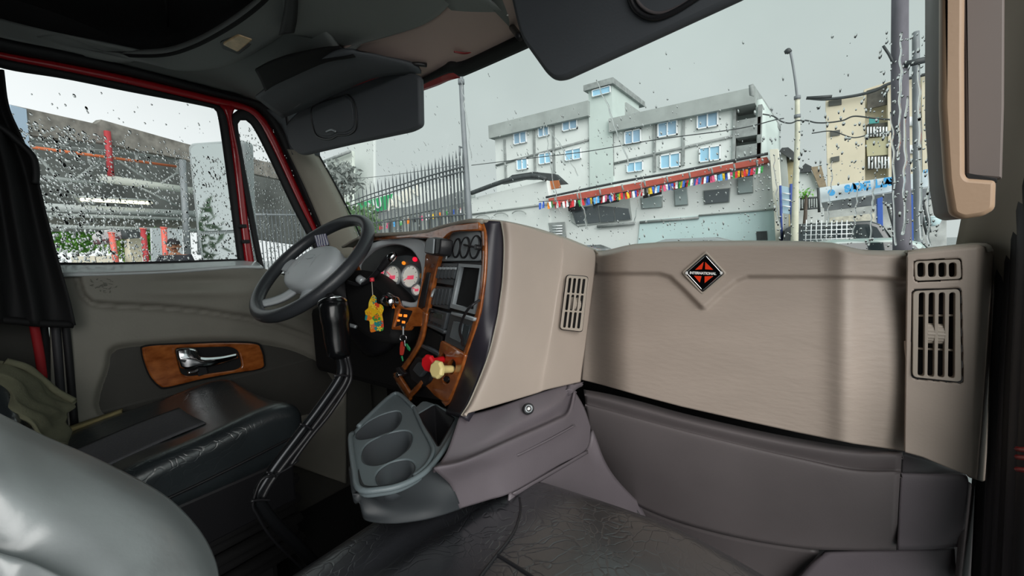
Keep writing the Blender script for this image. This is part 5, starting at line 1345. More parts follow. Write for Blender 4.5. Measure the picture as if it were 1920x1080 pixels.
# -- long grey apartment block
YB = 26.0
ab = thing('apartment_building', 'long pale grey three storey block with flat roof and stair tower', 'building')
xl0, zl = xz(928, 262, YB); xl1, _ = xz(1106, 212, YB)
ztop = P(1020, 214, 'Y', YB).z; zband = P(1020, 240, 'Y', YB).z
facade_block('left_wing_wall', xl0, xl1, zband, YB, 9, whitew, ab)
facade_block('roof_parapet', xl0 - 0.2, xl1 + 0.1, ztop, YB - 0.5, 10, greyb, ab, zb=zband)
xt0, _ = xz(1106, 200, YB); xt1, _ = xz(1150, 200, YB)
zt1 = P(1128, 165, 'Y', YB - .2).z
facade_block('tower_wall', xt0, xt1, zt1, YB - 0.2, 5, paleg, ab)
facade_block('tower_cap', xt0 - 0.2, xt1 + 0.2, zt1 + 0.35, YB - 0.5, 6, greyd, ab, zb=zt1)
facade_block('tower_rear', xt1, xz(1194, 210, YB + 4)[0], P(1190, 206, 'Y', YB + 4).z, YB + 2, 5, greyb, ab)
win(ab, 1128, 172, 34, 12, YB - 0.3, pane_lb, div=1)
xr0, _ = xz(1150, 250, YB); xr1, _ = xz(1418, 180, YB)
zr = P(1290, 190, 'Y', YB - .5).z; zrb = P(1290, 218, 'Y', YB - .5).z
facade_block('right_wing_wall', xr0, xz(1376, 200, YB)[0], zrb, YB, 9, whitew, ab)
facade_block('balcony_recess_wall', xz(1376, 200, YB + 1.6)[0] - .2, xz(1424, 190, YB + 1.2)[0], zrb, YB + 1.6, 7, paleg, ab)
facade_block('roof_parapet', xr0 - 0.1, xr1, zr, YB - 0.5, 10, greyb, ab, zb=zrb)
facade_block('corner_pier', xz(1421, 200, YB)[0], xz(1429, 200, YB)[0], zrb, YB, 0.6, greyd, ab)
for py in (245, 293):
    a = P(1380, py + 8, 'Y', YB); b_ = P(1426, py - 2, 'Y', YB)
    box('balcony', ((a.x + b_.x) / 2, YB + 0.8, (a.z + b_.z) / 2 + .25), (b_.x - a.x) / 2, 0.8, 0.45, greyd, ab)
# floor slabs and pilasters
for (a, b_) in [((930, 310), (1104, 262)), ((1150, 307), (1376, 255)), ((1108, 228), (1148, 216)), ((1108, 278), (1148, 268))]:
    fbar('floor_slab', a, b_, 0.08, YB - 0.06, greyd, ab)
for (a, b_) in [((947, 262), (950, 335)), ((1002, 245), (1005, 335)), ((1037, 236), (1042, 335)), ((1148, 245), (1151, 330)), ((1227, 225), (1229, 322)), ((1280, 213), (1284, 310)), ((1376, 195), (1378, 300)), ((1106, 200), (1110, 320))]:
    x, z = xz(a[0], a[1], YB); x2, z2 = xz(b_[0], b_[1], YB); x = (x + x2) / 2
    box('pilaster', (x, YB - 0.06, (z + z2) / 2), 0.07, 0.08, abs(z - z2) / 2, greyd, ab)
for a in [(976, 259, 24, 21), (1020, 247, 20, 18), (1069, 233, 28, 22), (1187, 257, 31, 25), (1252, 242, 37, 27), (1327, 225, 40, 29)]: win(ab, *a, YB - 0.05, pane_b)
for a in [(980, 308, 20, 20), (1023, 297, 24, 20), (1075, 290, 30, 20), (1191, 313, 30, 18), (1257, 302, 38, 26), (1331, 289, 40, 27)]: win(ab, *a, YB - 0.05, pane_lb)
# side wing running away at the corner
surf('side_wall', [[P(1429, 185, 'Y', YB + .2), P(1445, 210, 'Y', YB + 4), P(1462, 238, 'Y', YB + 9)], [P(1432, 310, 'Y', YB + .2), P(1448, 310, 'Y', YB + 4), P(1464, 310, 'Y', YB + 9)]], paleg, ab, nu=6, nv=4, thick=0.3)
band('side_coping', [P(1412, 157, 'Y', YB - .5), P(1438, 195, 'Y', YB + 4), P(1464, 236, 'Y', YB + 9)], [P(1414, 182, 'Y', YB - .5), P(1440, 213, 'Y', YB + 4), P(1464, 246, 'Y', YB + 9)], greyd, ab, n=10, bulge=0.02, thick=0.2)

# -- low white building with the red roof band
YL = 15.0
lb = thing('low_building', 'low white street building with a red roof band and dark shop window', 'building')
def quad(name, q, Y, th, m, parent): 
    pl_ = (V((0, Y, 0)), V((0, -1, 0)))
    return plate(name, q, pl_, th, m, parent, bev=0.005)
quad('front_wall', [(1024, 372), (1445, 300), (1460, 460), (1474, 540), (1010, 540)], YL, 0.3, whitew, lb)
quad('annex_wall', [(884, 372), (925, 362), (1024, 338), (1030, 372), (1030, 540), (870, 540)], YL - 0.1, 0.3, whitew, lb)
box('building_mass', (-8.7, YL + 3.3, 0.6), 7.4, 2.9, 1.4, whitew, lb)
quad('pale_base', [(1200, 414), (1452, 392), (1462, 460), (1462, 520), (1190, 520)], YL - 0.06, 0.08, mat('pale_aqua_wall', 'C4DCDC', 0.6, var=0.04, vscale=1), lb)
quad('roof_band', [(1028, 372), (1085, 362), (1180, 345), (1260, 330), (1345, 312), (1438, 294), (1442, 304), (1350, 322), (1262, 340), (1182, 357), (1088, 374), (1030, 384)], YL - 0.3, 0.5, redroof, lb)
for i in range(10):
    x = 1040 + i * 42
    fbar('roof_joint', (x, 369 - i * 7.7), (x + 2, 381 - i * 7.9), 0.03, YL - 0.56, greyd, lb)
tube('roof_edge', [P(x, y, 'Y', YL - .3) for x, y in [(1024, 370), (1100, 354), (1180, 338), (1260, 324), (1350, 306), (1440, 288)]], 0.045, darkm, lb, n=30, seg=6)
tube('roof_edge', [P(x, y, 'Y', YL - .3) for x, y in [(884, 362), (930, 345), (960, 336), (1000, 330), (1024, 336)]], 0.10, darkm, lb, n=30, seg=6)
quad('tarpaulin', [(938, 345), (960, 328), (1000, 322), (1040, 326), (1060, 344), (1028, 348), (1020, 336), (980, 336)], YL + 0.4, 0.3, darkm, lb)
quad('shed_front', [(1024, 340), (1046, 338), (1050, 352), (1028, 356)], YL + 0.2, 0.1, mat('rust_orange_sheet', 'A8653C', 0.7), lb)
quad('shop_window_frame', [(1066, 378), (1178, 362), (1184, 412), (1084, 424), (1072, 416)], YL - 0.08, 0.08, greyb, lb)
for q in ([(1068, 382), (1090, 379), (1098, 418), (1080, 420)], [(1094, 388), (1120, 384), (1124, 417), (1102, 419)], [(1123, 386), (1150, 388), (1152, 415), (1126, 417)], [(1152, 388), (1178, 391), (1182, 411), (1154, 414)]):
    quad('shop_pane', q, YL - 0.12, 0.05, pane_d, lb)
for q, m_ in [([(1202, 371), (1241, 368), (1240, 388), (1204, 391)], mat('grey_pane', '8E9C9C', 0.2)), ([(1264, 347), (1287, 345), (1289, 383), (1266, 385)], mat('grey_pane', '8E9C9C', 0.2)),
              ([(1320, 358), (1368, 353), (1366, 378), (1322, 382)], pane_d), ([(1383, 335), (1411, 332), (1411, 360), (1384, 363)], mat('grey_pane', '8E9C9C', 0.2))]:
    f = quad('window', [((x - sum(a[0] for a in q) / 4) * 1.08 + sum(a[0] for a in q) / 4, (y - sum(a[1] for a in q) / 4) * 1.1 + sum(a[1] for a in q) / 4) for x, y in q], YL - 0.05, 0.06, greyb, lb)
    quad('pane', q, YL - 0.10, 0.04, m_, f)
fbar('ledge', (1120, 425), (1190, 418), 0.06, YL - .1, greyd, lb); fbar('ledge', (1200, 417), (1310, 408), 0.05, YL - .1, greyd, lb); fbar('ledge', (1310, 404), (1450, 392), 0.03, YL - .1, greyb, lb)
quad('meter_box', [(1418, 434), (1438, 433), (1439, 450), (1419, 450)], YL - 0.1, 0.15, darkm, lb)
g_ = quad('grilled_vent', [(1028, 418), (1058, 416), (1061, 446), (1034, 446)], YL - 0.15, 0.06, greyd, lb)
for k in range(4): fbar('grille_bar', (1036, 424 + k * 5), (1054, 423 + k * 5), 0.025, YL - .22, frame_w, g_)
fbar('cornice', (884, 402), (1028, 382), 0.04, YL - .15, greyb, lb)
for q in [((910, 410), (1010, 398))]:
    for k in range(3): tube('wall_scroll', [P(905 + k * 34 + 14 * math.cos(a), 412 - k * 4 - 9 * math.sin(a), 'Y', YL - 0.27) for a in [0.3 + i * .4 for i in range(7)]], 0.025, greyb, lb, n=16, seg=5)
cp = thing('corner_pillar', 'tall cream pillar at the corner of the low white building', 'pillar')
quad('pillar_shaft', [(1443, 280), (1459, 279), (1466, 380), (1470, 480), (1456, 480), (1450, 380)], YL - 0.5, 0.4, mat('cream_pillar', 'E4E2D2', 0.7), cp)
ow = thing('ochre_house', 'narrow house with ochre side wall behind the cream pillar', 'building')
quad('house_front', [(1459, 285), (1474, 284), (1478, 350), (1478, 480), (1468, 480)], YL, 0.3, greyb, ow)
quad('house_side', [(1474, 284), (1490, 292), (1492, 360), (1490, 470), (1476, 470)], YL + 0.3, 0.3, olive, ow)
quad('roof_clutter', [(1461, 284), (1466, 277), (1478, 276), (1488, 284), (1494, 298), (1486, 300)], YL - 0.1, 0.4, darkm, ow)
sb = thing('sign_board', 'pale blue hanging board on a dark frame beside the cream pillar', 'sign')
quad('board', [(1465, 348), (1482, 352), (1483, 402), (1467, 400)], YL - 0.8, 0.06, mat('pale_blue_board', 'B4D0DE', 0.5), sb)
for k in range(3): fbar('board_stripe', (1467, 362 + k * 12), (1482, 364 + k * 12), 0.02, YL - .88, frame_w, sb)
fbar('board_post', (1483, 345), (1486, 455), 0.04, YL - .8, mat('blue_paint', '4258A0', 0.5), sb); fbar('board_post', (1463, 348), (1466, 455), 0.035, YL - .8, mat('blue_paint', '4258A0', 0.5), sb)
# string of country pennants
cols = {'red': 'D03038', 'white': 'E8ECEE', 'blue': '3A62C0', 'green': '3C9A4C', 'yellow': 'E8C030', 'sky blue': '58A8E0', 'orange': 'E88828', 'black': '1C1C20', 'pink': 'D85A80'}
fpat = [('blue', 'white', 'blue'), ('orange', 'white', 'green'), ('red', 'white', 'red'), ('white', 'red', 'white'), ('red', 'red', 'white'), ('green', 'white', 'red'), ('blue', 'blue', 'yellow'), ('sky blue', 'white', 'sky blue'), ('red', 'white', 'pink'),
        ('blue', 'white', 'red'), ('green', 'yellow', 'red'), ('red', 'yellow', 'red'), ('white', 'blue', 'red'), ('red', 'white', 'black'), ('yellow', 'yellow', 'blue'), ('white', 'sky blue', 'red'), ('pink', 'white', 'blue'), ('blue', 'red', 'white'),
        ('green', 'yellow', 'blue'), ('red', 'green', 'white'), ('blue', 'pink', 'blue'), ('red', 'white', 'blue'), ('pink', 'pink', 'white'), ('sky blue', 'sky blue', 'yellow'), ('blue', 'white', 'pink'), ('green', 'red', 'yellow'), ('orange', 'red', 'orange'), ('blue', 'red', 'pink'), ('green', 'white', 'green')]
line = [(1010, 378), (1080, 374), (1130, 366), (1180, 358), (1240, 346), (1300, 334), (1380, 320), (1432, 310)]
cordo = tube('bunting_line', [P(x, y, 'Y', YL - 0.75) for x, y in line], 0.012, darkm, None, n=60, seg=5)
setp(cordo, 'thin cord carrying the row of country pennants under the red roof band', 'cord')
def flag(nm, px, py, w, h, pat, Y, label, grp, tilt):
    t_ = thing(nm, label, 'flag', grp)
    d = (P(px, py, 'Y', Y) - CAM).dot(FWD); s = d / F_PX; p = P(px, py, 'Y', Y)
    for i, c in enumerate(pat):
        x0 = p.x + (i / 3 - .5) * w * s * 1.15; x1 = x0 + w * s * 1.15 / 3
        vs = []
        for zz in (0, 0.5, 1):
            for xx in (x0, x1): vs.append(V((xx + zz * tilt * s, Y + 0.03 * math.sin(xx * 30 + zz * 2), p.z - zz * h * s + (xx - p.x) * .22)))
        mesh('flag_stripe', vs, [(0, 2, 3, 1), (2, 4, 5, 3)], mat(c.replace(' ', '_') + '_cloth', cols[c], 0.8), t_, smooth=False, solid=0.01)
for i, pt in enumerate(fpat):
    px = 1016 + i * 14.6; py = yprof(line, px) + 1.5
    u_ = list(dict.fromkeys(pt))
    lab_ = 'small %s, %s and %s striped pennant on the cord, %s' % (pt[0], pt[1], pt[2], ('over the shop window' if 1066 < px < 1180 else 'before the annex' if px <= 1066 else 'over the side windows' if px < 1300 else 'near the cream pillar'))
    flag('pennant', px, py, 10, 12, pt, YL - 0.75, lab_, 'country pennants under the red roof band', random.uniform(-2, 2))
# dark banners behind the flags
for q in ([(1064, 384), (1090, 380), (1088, 394), (1066, 398)], [(1110, 378), (1160, 369), (1160, 378), (1112, 386)], [(1205, 363), (1240, 356), (1240, 364), (1206, 372)], [(1325, 330), (1372, 320), (1374, 333), (1328, 342)], [(1382, 318), (1412, 314), (1412, 330), (1384, 333)], [(1262, 348), (1288, 342), (1288, 350), (1262, 356)]):
    quad('dark_bunting', q, YL - 0.4, 0.05, mat('black_cloth', '1C1C20', 0.8), lb)

# -- signs and shops seen through the railings
YR = 17.0
gs = thing('green_white_sign', 'wide white fascia sign with green panel and white lettering behind the railings', 'sign')
SG = (V((0, YR, 0)), V((0, -1, 0)))
plate('sign_panel', [(625, 388), (670, 378), (785, 352), (862, 334), (868, 356), (785, 384), (668, 404), (640, 412)], SG, 0.2, mat('white_sign', 'E6EBE8', 0.5), gs)
plate('green_panel', [(670, 382), (736, 363), (728, 392), (678, 404)], shift(SG, 0.03), 0.1, mat('green_sign', '38B070', 0.5), gs)
text3('sign_lettering', 'NU', 704, 385, shift(SG, 0.05), 0.95, frame_w, gs, ang=0.22, depth=0.02, off=0.05)
text3('sign_lettering', 'ANIN', 756, 372, shift(SG, 0.05), 1.0, mat('ivory_letters', 'F6F4E8', 0.5), gs, ang=0.24, depth=0.02, off=0.05, squeeze=1.25, bold=0.02)
aw = thing('shop_awning', 'dark ragged shop awning under the white and green sign', 'awning')
plate('awning_sheet', [(650, 414), (720, 397), (790, 382), (870, 356), (884, 362), (884, 376), (800, 396), (720, 412), (655, 428)], (V((0, YR - 1, 0)), V((0, -1, 0))), 0.3, greyd, aw)
sh_ = thing('shop', 'shadowy grey shop front with hanging goods behind the railings', 'shop front')
plate('front_wall', [(600, 400), (884, 366), (890, 470), (890, 560), (560, 560)], (V((0, YR + 0.4, 0)), V((0, -1, 0))), 0.2, mat('dull_shop_wall', '8A8F8C', 0.8, var=0.25, vscale=1.2), sh_)
for k in range(9):
    x = 716 + k * 18.6
    plate('door_leaf', [(x, 412 - k * 3.0), (x + 11, 410 - k * 3.0), (x + 12, 470), (x + 1, 470)], (V((0, YR + 0.1, 0)), V((0, -1, 0))), 0.1, greyb if k % 2 else mat('pale_shutter', 'B8BCB8', 0.6), sh_)
hg = ['red', 'pink', 'sky blue', 'green', 'orange', 'black', 'pink', 'white', 'yellow', 'orange', 'green', 'blue', 'red']
for i, c in enumerate(hg):
    px = 714 + i * 12.5; py = 421 - i * 2.6
    t_ = flag('pennant', px, py, 7, 9, (c, 'white' if i % 3 == 0 else c, c), YR - 2.5, 'small %s pennant hanging behind the railings%s' % (c if i % 3 or c == 'white' else c + ' and white', ', nearer the street pole' if i > 6 else ', nearer the green sign panel'), 'pennants behind the railings', 0)
# white house beyond the railings
wh = thing('white_house', 'white gabled house with dark roof line beyond the railings', 'building')
plate('house_wall', [(614, 300), (660, 283), (664, 560), (600, 560)], (V((0, 24, 0)), V((0, -1, 0))), 0.3, mat('mint_white_render', 'CCD4CC', 0.7), wh)
plate('gable_wall', [(655, 268), (700, 260), (702, 560), (656, 560)], (V((0, 26, 0)), V((0, -1, 0))), 0.3, mat('sky_white_render', 'CDD3D1', 0.7), wh)
fbar('eaves', (600, 306), (656, 284), 0.15, 23.6, greyd, wh); fbar('eaves', (628, 316), (650, 322), 0.15, 23.6, greyd, wh)
bush = mat('dark_green_leaves', '4C6A48', 0.8, hex2='7C9A70', vscale=9)
leafg = mat('bright_green_leaves', '3E8A22', 0.7, hex2='7CB83C', vscale=6)
def shrub(name, label, c, rx, ry, rz, n, m, size, cat='bush', grp=None, trunk=None):
    t_ = thing(name, label, cat, grp)
    vs = []; fs = []
    rr = random.Random(int(abs(c.x * 100 + c.y * 10)))
    for _ in range(n):
        d = V((rr.gauss(0, 1), rr.gauss(0, 1), rr.gauss(0, 1))).normalized() * (rr.random() ** 0.4)
        p = c + V((d.x * rx, d.y * ry, d.z * rz)); a = V((rr.gauss(0, 1), rr.gauss(0, 1), rr.gauss(0, 1))).normalized(); b_ = a.orthogonal().normalized(); s = size * rr.uniform(.6, 1.3); k = len(vs)
        vs += [p, p + a * s + b_ * s * .4, p + a * s * 2, p + a * s - b_ * s * .4]; fs.append((k, k + 1, k + 2, k + 3))
    o = mesh('foliage', vs, fs, m, t_, smooth=False); o['kind'] = 'stuff'
    tube('trunk', [V((c.x, c.y, GZ)), V((c.x + .05, c.y, c.z - rz * .4)), V((c.x, c.y, c.z))], [0.08, 0.06, 0.03], mat('bark', '5A5048', 0.9), t_, n=8, seg=8)
    return t_
shrub('bush', 'grey green bush beside the railings, low over the steering wheel', P(672, 412, 13.0), 0.75, 0.6, 0.5, 500, bush, 0.10)
shrub('tree', 'dark leafy tree behind the white house', P(640, 335, 22.0), 1.0, 1, 1.0, 500, mat('grey_leaves', '6A706C', 0.8, hex2='8E9694', vscale=8), 0.18, 'tree')

# -- spiked railings
fe = thing('spiked_fence', 'tall grey spiked steel railings in front of the shops', 'fence')
fsteel = mat('dark_railing_paint', '5A6064', 0.6, var=0.15, vscale=5)
FA, FB = D(868, 380, 6.2), D(630, 420, 15.0)
FP = vplane(FA, FB)
n_pick = 34
top_l = [(606, 402), (636, 383), (660, 358), (690, 345), (716, 336), (760, 322), (800, 308), (840, 294), (862, 286)]
for i in range(n_pick):
    t_ = i / (n_pick - 1)
    px = 640 + (868 - 640) * (t_ ** 0.93)
    py = yprof([(606, 392), (640, 372), (690, 345), (716, 336), (760, 322), (800, 308), (840, 293), (870, 284)], px) + (0 if i % 2 else 5)
    a = P(px, py, FP); b_ = V((a.x, a.y, GZ)); w_ = 0.0085 + 0.003 * t_
    vs = obox((a + b_) / 2 - V((0, 0, 0.05)), V((w_, 0, 0)), V((0, w_, 0)), V((0, 0, (a.z - b_.z) / 2 - 0.05))); k = len(vs)
    vs += [a + V((0, 0, 0.06))]
    fs = list(BF) + [(4, 5, 8), (5, 7, 8), (7, 6, 8), (6, 4, 8)]
    flat(mesh('picket', vs, fs, fsteel, fe, smooth=False))
for i in range(17):
    px = 478 + i * 7.4; a = P(px, 392 + i * 0.2, shift(vplane(FB, D(470, 430, 11.5)), 0)); b_ = V((a.x, a.y, GZ)); w_ = 0.012
    flat(mesh('picket', obox((a + b_) / 2, V((w_, 0, 0)), V((0, w_, 0)), V((0, 0, (a.z - b_.z) / 2))), BF, fsteel, fe, smooth=False))
tube('fence_rail', [P(470, 402, vplane(FB, D(470, 430, 11.5))), P(604, 404, vplane(FB, D(470, 430, 11.5)))], 0.03, steel, fe, n=3, seg=6)
for l in ([(640, 385), (690, 366), (760, 344), (800, 331), (870, 312)], [(640, 392), (690, 374), (760, 352), (800, 339), (870, 321)], [(640, 420), (700, 418), (780, 410), (870, 402)]):
    tube('fence_rail', [P(x, y, shift(FP, 0.03)) for x, y in l], 0.014, fsteel, fe, n=20, seg=6)
tube('fence_rail', [P(600, 400, shift(FP, 0.03)), P(625, 392, shift(FP, .03)), P(640, 386, shift(FP, 0.03))], 0.014, fsteel, fe, n=6, seg=6)
# -- poles, lamp and wires
def post(name, label, cat, pth, r, m, depth_spec, grp=None):
    t_ = thing(name, label, cat, grp)
    tube('pole_shaft', [P(x, y, *depth_spec) for x, y in pth], r, m, t_, n=20, seg=14)
    return t_
sp1 = post('street_pole', 'slim grey pole standing at the end of the spiked railings', 'pole', [(863, 120), (868, 220), (875, 330), (882, 450), (888, 560)], [0.045, 0.05, 0.065, 0.07], steel, ('Y', 6.4))
tube('pole_bracket', [P(862, 276, 'Y', 6.4), P(862, 292, 'Y', 6.4)], 0.02, steel, sp1, n=3, seg=6)
tube('pole_bracket', [P(861, 275, 'Y', 6.4), P(872, 278, 'Y', 6.4)], 0.02, steel, sp1, n=3, seg=6)
tube('pole_band', [P(864.5, 149, 'Y', 6.38), P(865, 158, 'Y', 6.38)], 0.062, steel, sp1, n=3, seg=14)
creamp = mat('cream_concrete_pole', 'CFCFBC', 0.7, var=0.08)
lp = post('street_light', 'cream concrete street light with thin grey arm and lamp head', 'street light', [(1495, 180), (1495, 260), (1492, 350), (1490, 440), (1488, 520)], [0.055, 0.065, 0.085, 0.095], creamp, ('Y', 13.4))
tube('lamp_arm', [P(x, y, 'Y', 13.4) for x, y in [(1495, 186), (1491, 150), (1486, 118), (1482, 98)]], 0.028, steel, lp, n=16, seg=8)
tube('lamp_head', [P(x, y, 'Y', 13.4) for x, y in [(1471, 99), (1477, 96), (1484, 97)]], [0.04, 0.08, 0.03], darkm, lp, n=8, seg=10)
for y in (183, 218): tube('pole_clamp', [P(1495, y - 3, 'Y', 13.38), P(1495, y + 3, 'Y', 13.38)], 0.075, steel, lp, n=3, seg=12)
tube('cross_arm', [P(1512, 184, 'Y', 13.4), P(1560, 181, 'Y', 13.4)], 0.04, darkm, lp, n=3, seg=6)
up = post('utility_pole', 'thick dark grey wooden utility pole in front of the cream building', 'pole', [(1688, -60), (1687, 100), (1688, 250), (1690, 360), (1692, 480)], [0.105, 0.11, 0.115, 0.125], mat('weathered_pole', '68666E', 0.85, var=0.25, vscale=6, stretch=(1, 1, .3)), ('Y', 9.6))
tube('cross_arm', [P(1697, 121, 'Y', 9.5), P(1735, 112, 'Y', 9.5)], 0.05, darkm, up, n=3, seg=8)
tube('stay_bracket', [P(1656, 86, 'Y', 9.5), P(1668, 104, 'Y', 9.5), P(1674, 118, 'Y', 9.5)], 0.02, darkm, up, n=5, seg=6)
sp2 = post('street_pole', 'thin grey pole close beside the thick utility pole', 'pole', [(1717, 60), (1718, 180), (1720, 320), (1722, 480)], [0.05, 0.06, 0.06], steel, ('Y', 10.5))
def wire(pth, Y, lab_, r=0.018):
    o = tube('overhead_wire', [P(x, y, 'Y', Y) for x, y in pth], r, darkm, None, n=60, seg=5); setp(o, lab_, 'wire')
wire([(884, 310), (1000, 296), (1100, 284), (1230, 262), (1380, 242), (1456, 224), (1470, 222)], 12.5, 'long overhead wire crossing the face of the grey apartment block', 0.014)
wire([(1430, 214), (1450, 218), (1466, 228), (1482, 231), (1495, 226)], 13.2, 'short drooping wire between the grey block and the street light')
wire([(1495, 226), (1512, 226), (1530, 230), (1552, 230), (1580, 226), (1602, 218), (1640, 222), (1690, 226)], 13.0, 'wavy wire from the street light across the cream building')
wire([(636, 336), (700, 332), (780, 322), (866, 308)], 13.0, 'thin wire running behind the railings to the slim pole', 0.012)
wire([(1522, 250), (1560, 246), (1600, 258), (1640, 250), (1690, 246)], 13.0, 'lower sagging wire before the cream wall', 0.014)

# -- cream apartment building
YC = 19.0
cbd = thing('apartment_building', 'cream four storey building with barred balconies behind the utility pole', 'building')
quad('front_wall', [(1548, 189), (1622, 180), (1622, 350), (1552, 356)], YC, 0.4, cream, cbd)
quad('return_wall', [(1620, 168), (1670, 152), (1760, 135), (1760, 345), (1620, 352)], YC + 0.5, 0.4, cream, cbd)
quad('corner_wall', [(1664, 158), (1676, 150), (1680, 345), (1666, 347)], YC, 0.5, cream, cbd)
quad('corner_wall', [(1700, 150), (1712, 146), (1714, 345), (1702, 345)], YC, 0.5, cream, cbd)
quad('corner_wall', [(1728, 140), (1760, 134), (1762, 345), (1730, 345)], YC, 0.5, cream, cbd)
tube('roof_edge', [P(x, y, 'Y', YC - .2) for x, y in [(1512, 184), (1550, 186), (1600, 180), (1640, 170), (1664, 158), (1700, 148), (1760, 134)]], 0.05, darkm, cbd, n=30, seg=6)
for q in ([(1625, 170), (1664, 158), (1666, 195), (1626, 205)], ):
    quad('roof_shade', q, YC + 0.1, 0.1, mat('shaded_render', '5C5A54', 0.9, var=0.3, vscale=6), cbd)  # shade under the roof edge, painted as a dark panel
for (x0, y0, x1, y1) in [(1624, 234, 1664, 258), (1626, 290, 1668, 318), (1703, 215, 1728, 238), (1703, 268, 1728, 290)]:
    bq = quad('balcony_opening', [(x0, y0), (x1, y0 - 5), (x1 + 1, y1 - 4), (x0 + 1, y1)], YC + 0.1, 0.1, mat('shaded_render', '5C5A54', 0.9, var=0.3, vscale=6), cbd)  # flat dark panel, the shade inside the balcony is in its colour
    for k in range(7): fbar('balcony_bar', (x0 + 3 + k * (x1 - x0 - 5) / 6, y0 + 4), (x0 + 3 + k * (x1 - x0 - 5) / 6, y1 - 2), 0.025, YC - .05, frame_w, bq)
quad('balcony_wall', [(1624, 260), (1664, 256), (1666, 290), (1626, 293)], YC + 0.05, 0.2, mat('pale_olive_wall', 'B9B594', 0.8), cbd)
quad('teal_shade', [(1630, 222), (1648, 220), (1648, 230), (1630, 232)], YC - 0.1, 0.1, mat('teal_cloth', '4E9A98', 0.8), cbd)
for (x, y, w_) in [(1566, 250, 18), (1566, 299, 16), (1566, 193, 24)]:
    quad('grilled_window', [(x - w_ / 2, y - 4), (x + w_ / 2, y - 7), (x + w_ / 2, y + 3), (x - w_ / 2, y + 6)], YC - 0.05, 0.1, mat('dark_grille', '5A5C58', 0.8), cbd)
# -- blue trimmed tyre shop under the cream building
YS = 16.0
bs = thing('blue_sign', 'long white shop sign with blue lettering below the cream building', 'sign')
quad('sign_panel', [(1536, 352), (1680, 330), (1770, 318), (1772, 346), (1680, 358), (1540, 380)], YS, 0.25, mat('sign_white_blue', 'DDE8EC', 0.5), bs)
sbm = mat('sky_blue_sign', '45A5E2', 0.5)
plate('sign_roundel', ell(1559, 361, 7, 6), (V((0, YS - .26, 0)), V((0, -1, 0))), 0.05, sbm, bs)
for (x, y, s_, h_) in [(1596, 353, 'SA', .26), (1640, 346, 'DE LAS', .30), (1667, 342, 'A', .32), (1748, 331, 'T', .5)]:
    text3('sign_lettering', s_, x, y, (V((0, YS - .26, 0)), V((0, -1, 0))), h_, sbm, bs, ang=0.13, depth=0.01, off=0.02, bold=0.02)
bsh = thing('blue_shop', 'open fronted shop with blue columns under the white and blue sign', 'shop front')
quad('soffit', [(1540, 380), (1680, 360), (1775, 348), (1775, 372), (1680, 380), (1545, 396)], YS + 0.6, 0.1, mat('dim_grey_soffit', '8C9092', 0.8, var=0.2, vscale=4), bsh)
quad('back_wall', [(1500, 392), (1775, 366), (1775, 560), (1480, 560)], YS + 3.5, 0.2, mat('pale_back_wall', 'B4B8B6', 0.8, var=0.25, vscale=3), bsh)
quad('left_wall', [(1492, 396), (1545, 390), (1546, 560), (1490, 560)], YS + 0.2, 0.2, whitew, bsh)
blu = mat('blue_column_paint', '3A62B8', 0.5)
for (x, w_, y0) in [(1650, 10, 372), (1707, 20, 364)]:
    quad('blue_column', [(x - w_ / 2, y0), (x + w_ / 2, y0 - 3), (x + w_ / 2 + 3, 560), (x - w_ / 2 + 3, 560)], YS - 0.1, 0.3, blu, bsh)
quad('goods_shelf', [(1556, 408), (1640, 400), (1640, 418), (1556, 424)], YS + 2, 0.6, mat('pale_goods', 'DDD9C8', 0.7, var=0.3, vscale=7), bsh)
cr_ = thing('metal_stair', 'dark metal balcony railing and stair beside the cream building', 'railing')
for k in range(7): fbar('stair_bar', (1502 + k * 4.5, 372), (1502 + k * 4.5, 392), 0.02, YS - .3, darkm, cr_)
fbar('stair_rail', (1500, 372), (1534, 370), 0.03, YS - .3, darkm, cr_); fbar('stair_rail', (1500, 393), (1534, 390), 0.03, YS - .3, darkm, cr_); fbar('stair_rail', (1534, 352), (1536, 398), 0.04, YS - .3, darkm, cr_)
hs = thing('small_house', 'small white house with brown lean-to roof between street light and cream building', 'building')
quad('house_wall', [(1496, 324), (1520, 318), (1534, 345), (1536, 400), (1498, 400)], YS + 1.2, 0.3, whitew, hs)
quad('lean_to_roof', [(1520, 313), (1540, 311), (1550, 350), (1536, 352)], YS + 1.0, 0.3, mat('brown_sheet', '94856E', 0.8, var=0.2), hs)
quad('roof_clutter', [(1500, 316), (1510, 306), (1522, 312), (1520, 322), (1500, 324)], YS + 1.0, 0.3, darkm, hs)
shrub('bush', 'small green plant on the railing of the small white house', P(1508, 363, 'Y', 15.4), 0.25, 0.1, 0.1, 60, leafg, 0.06)

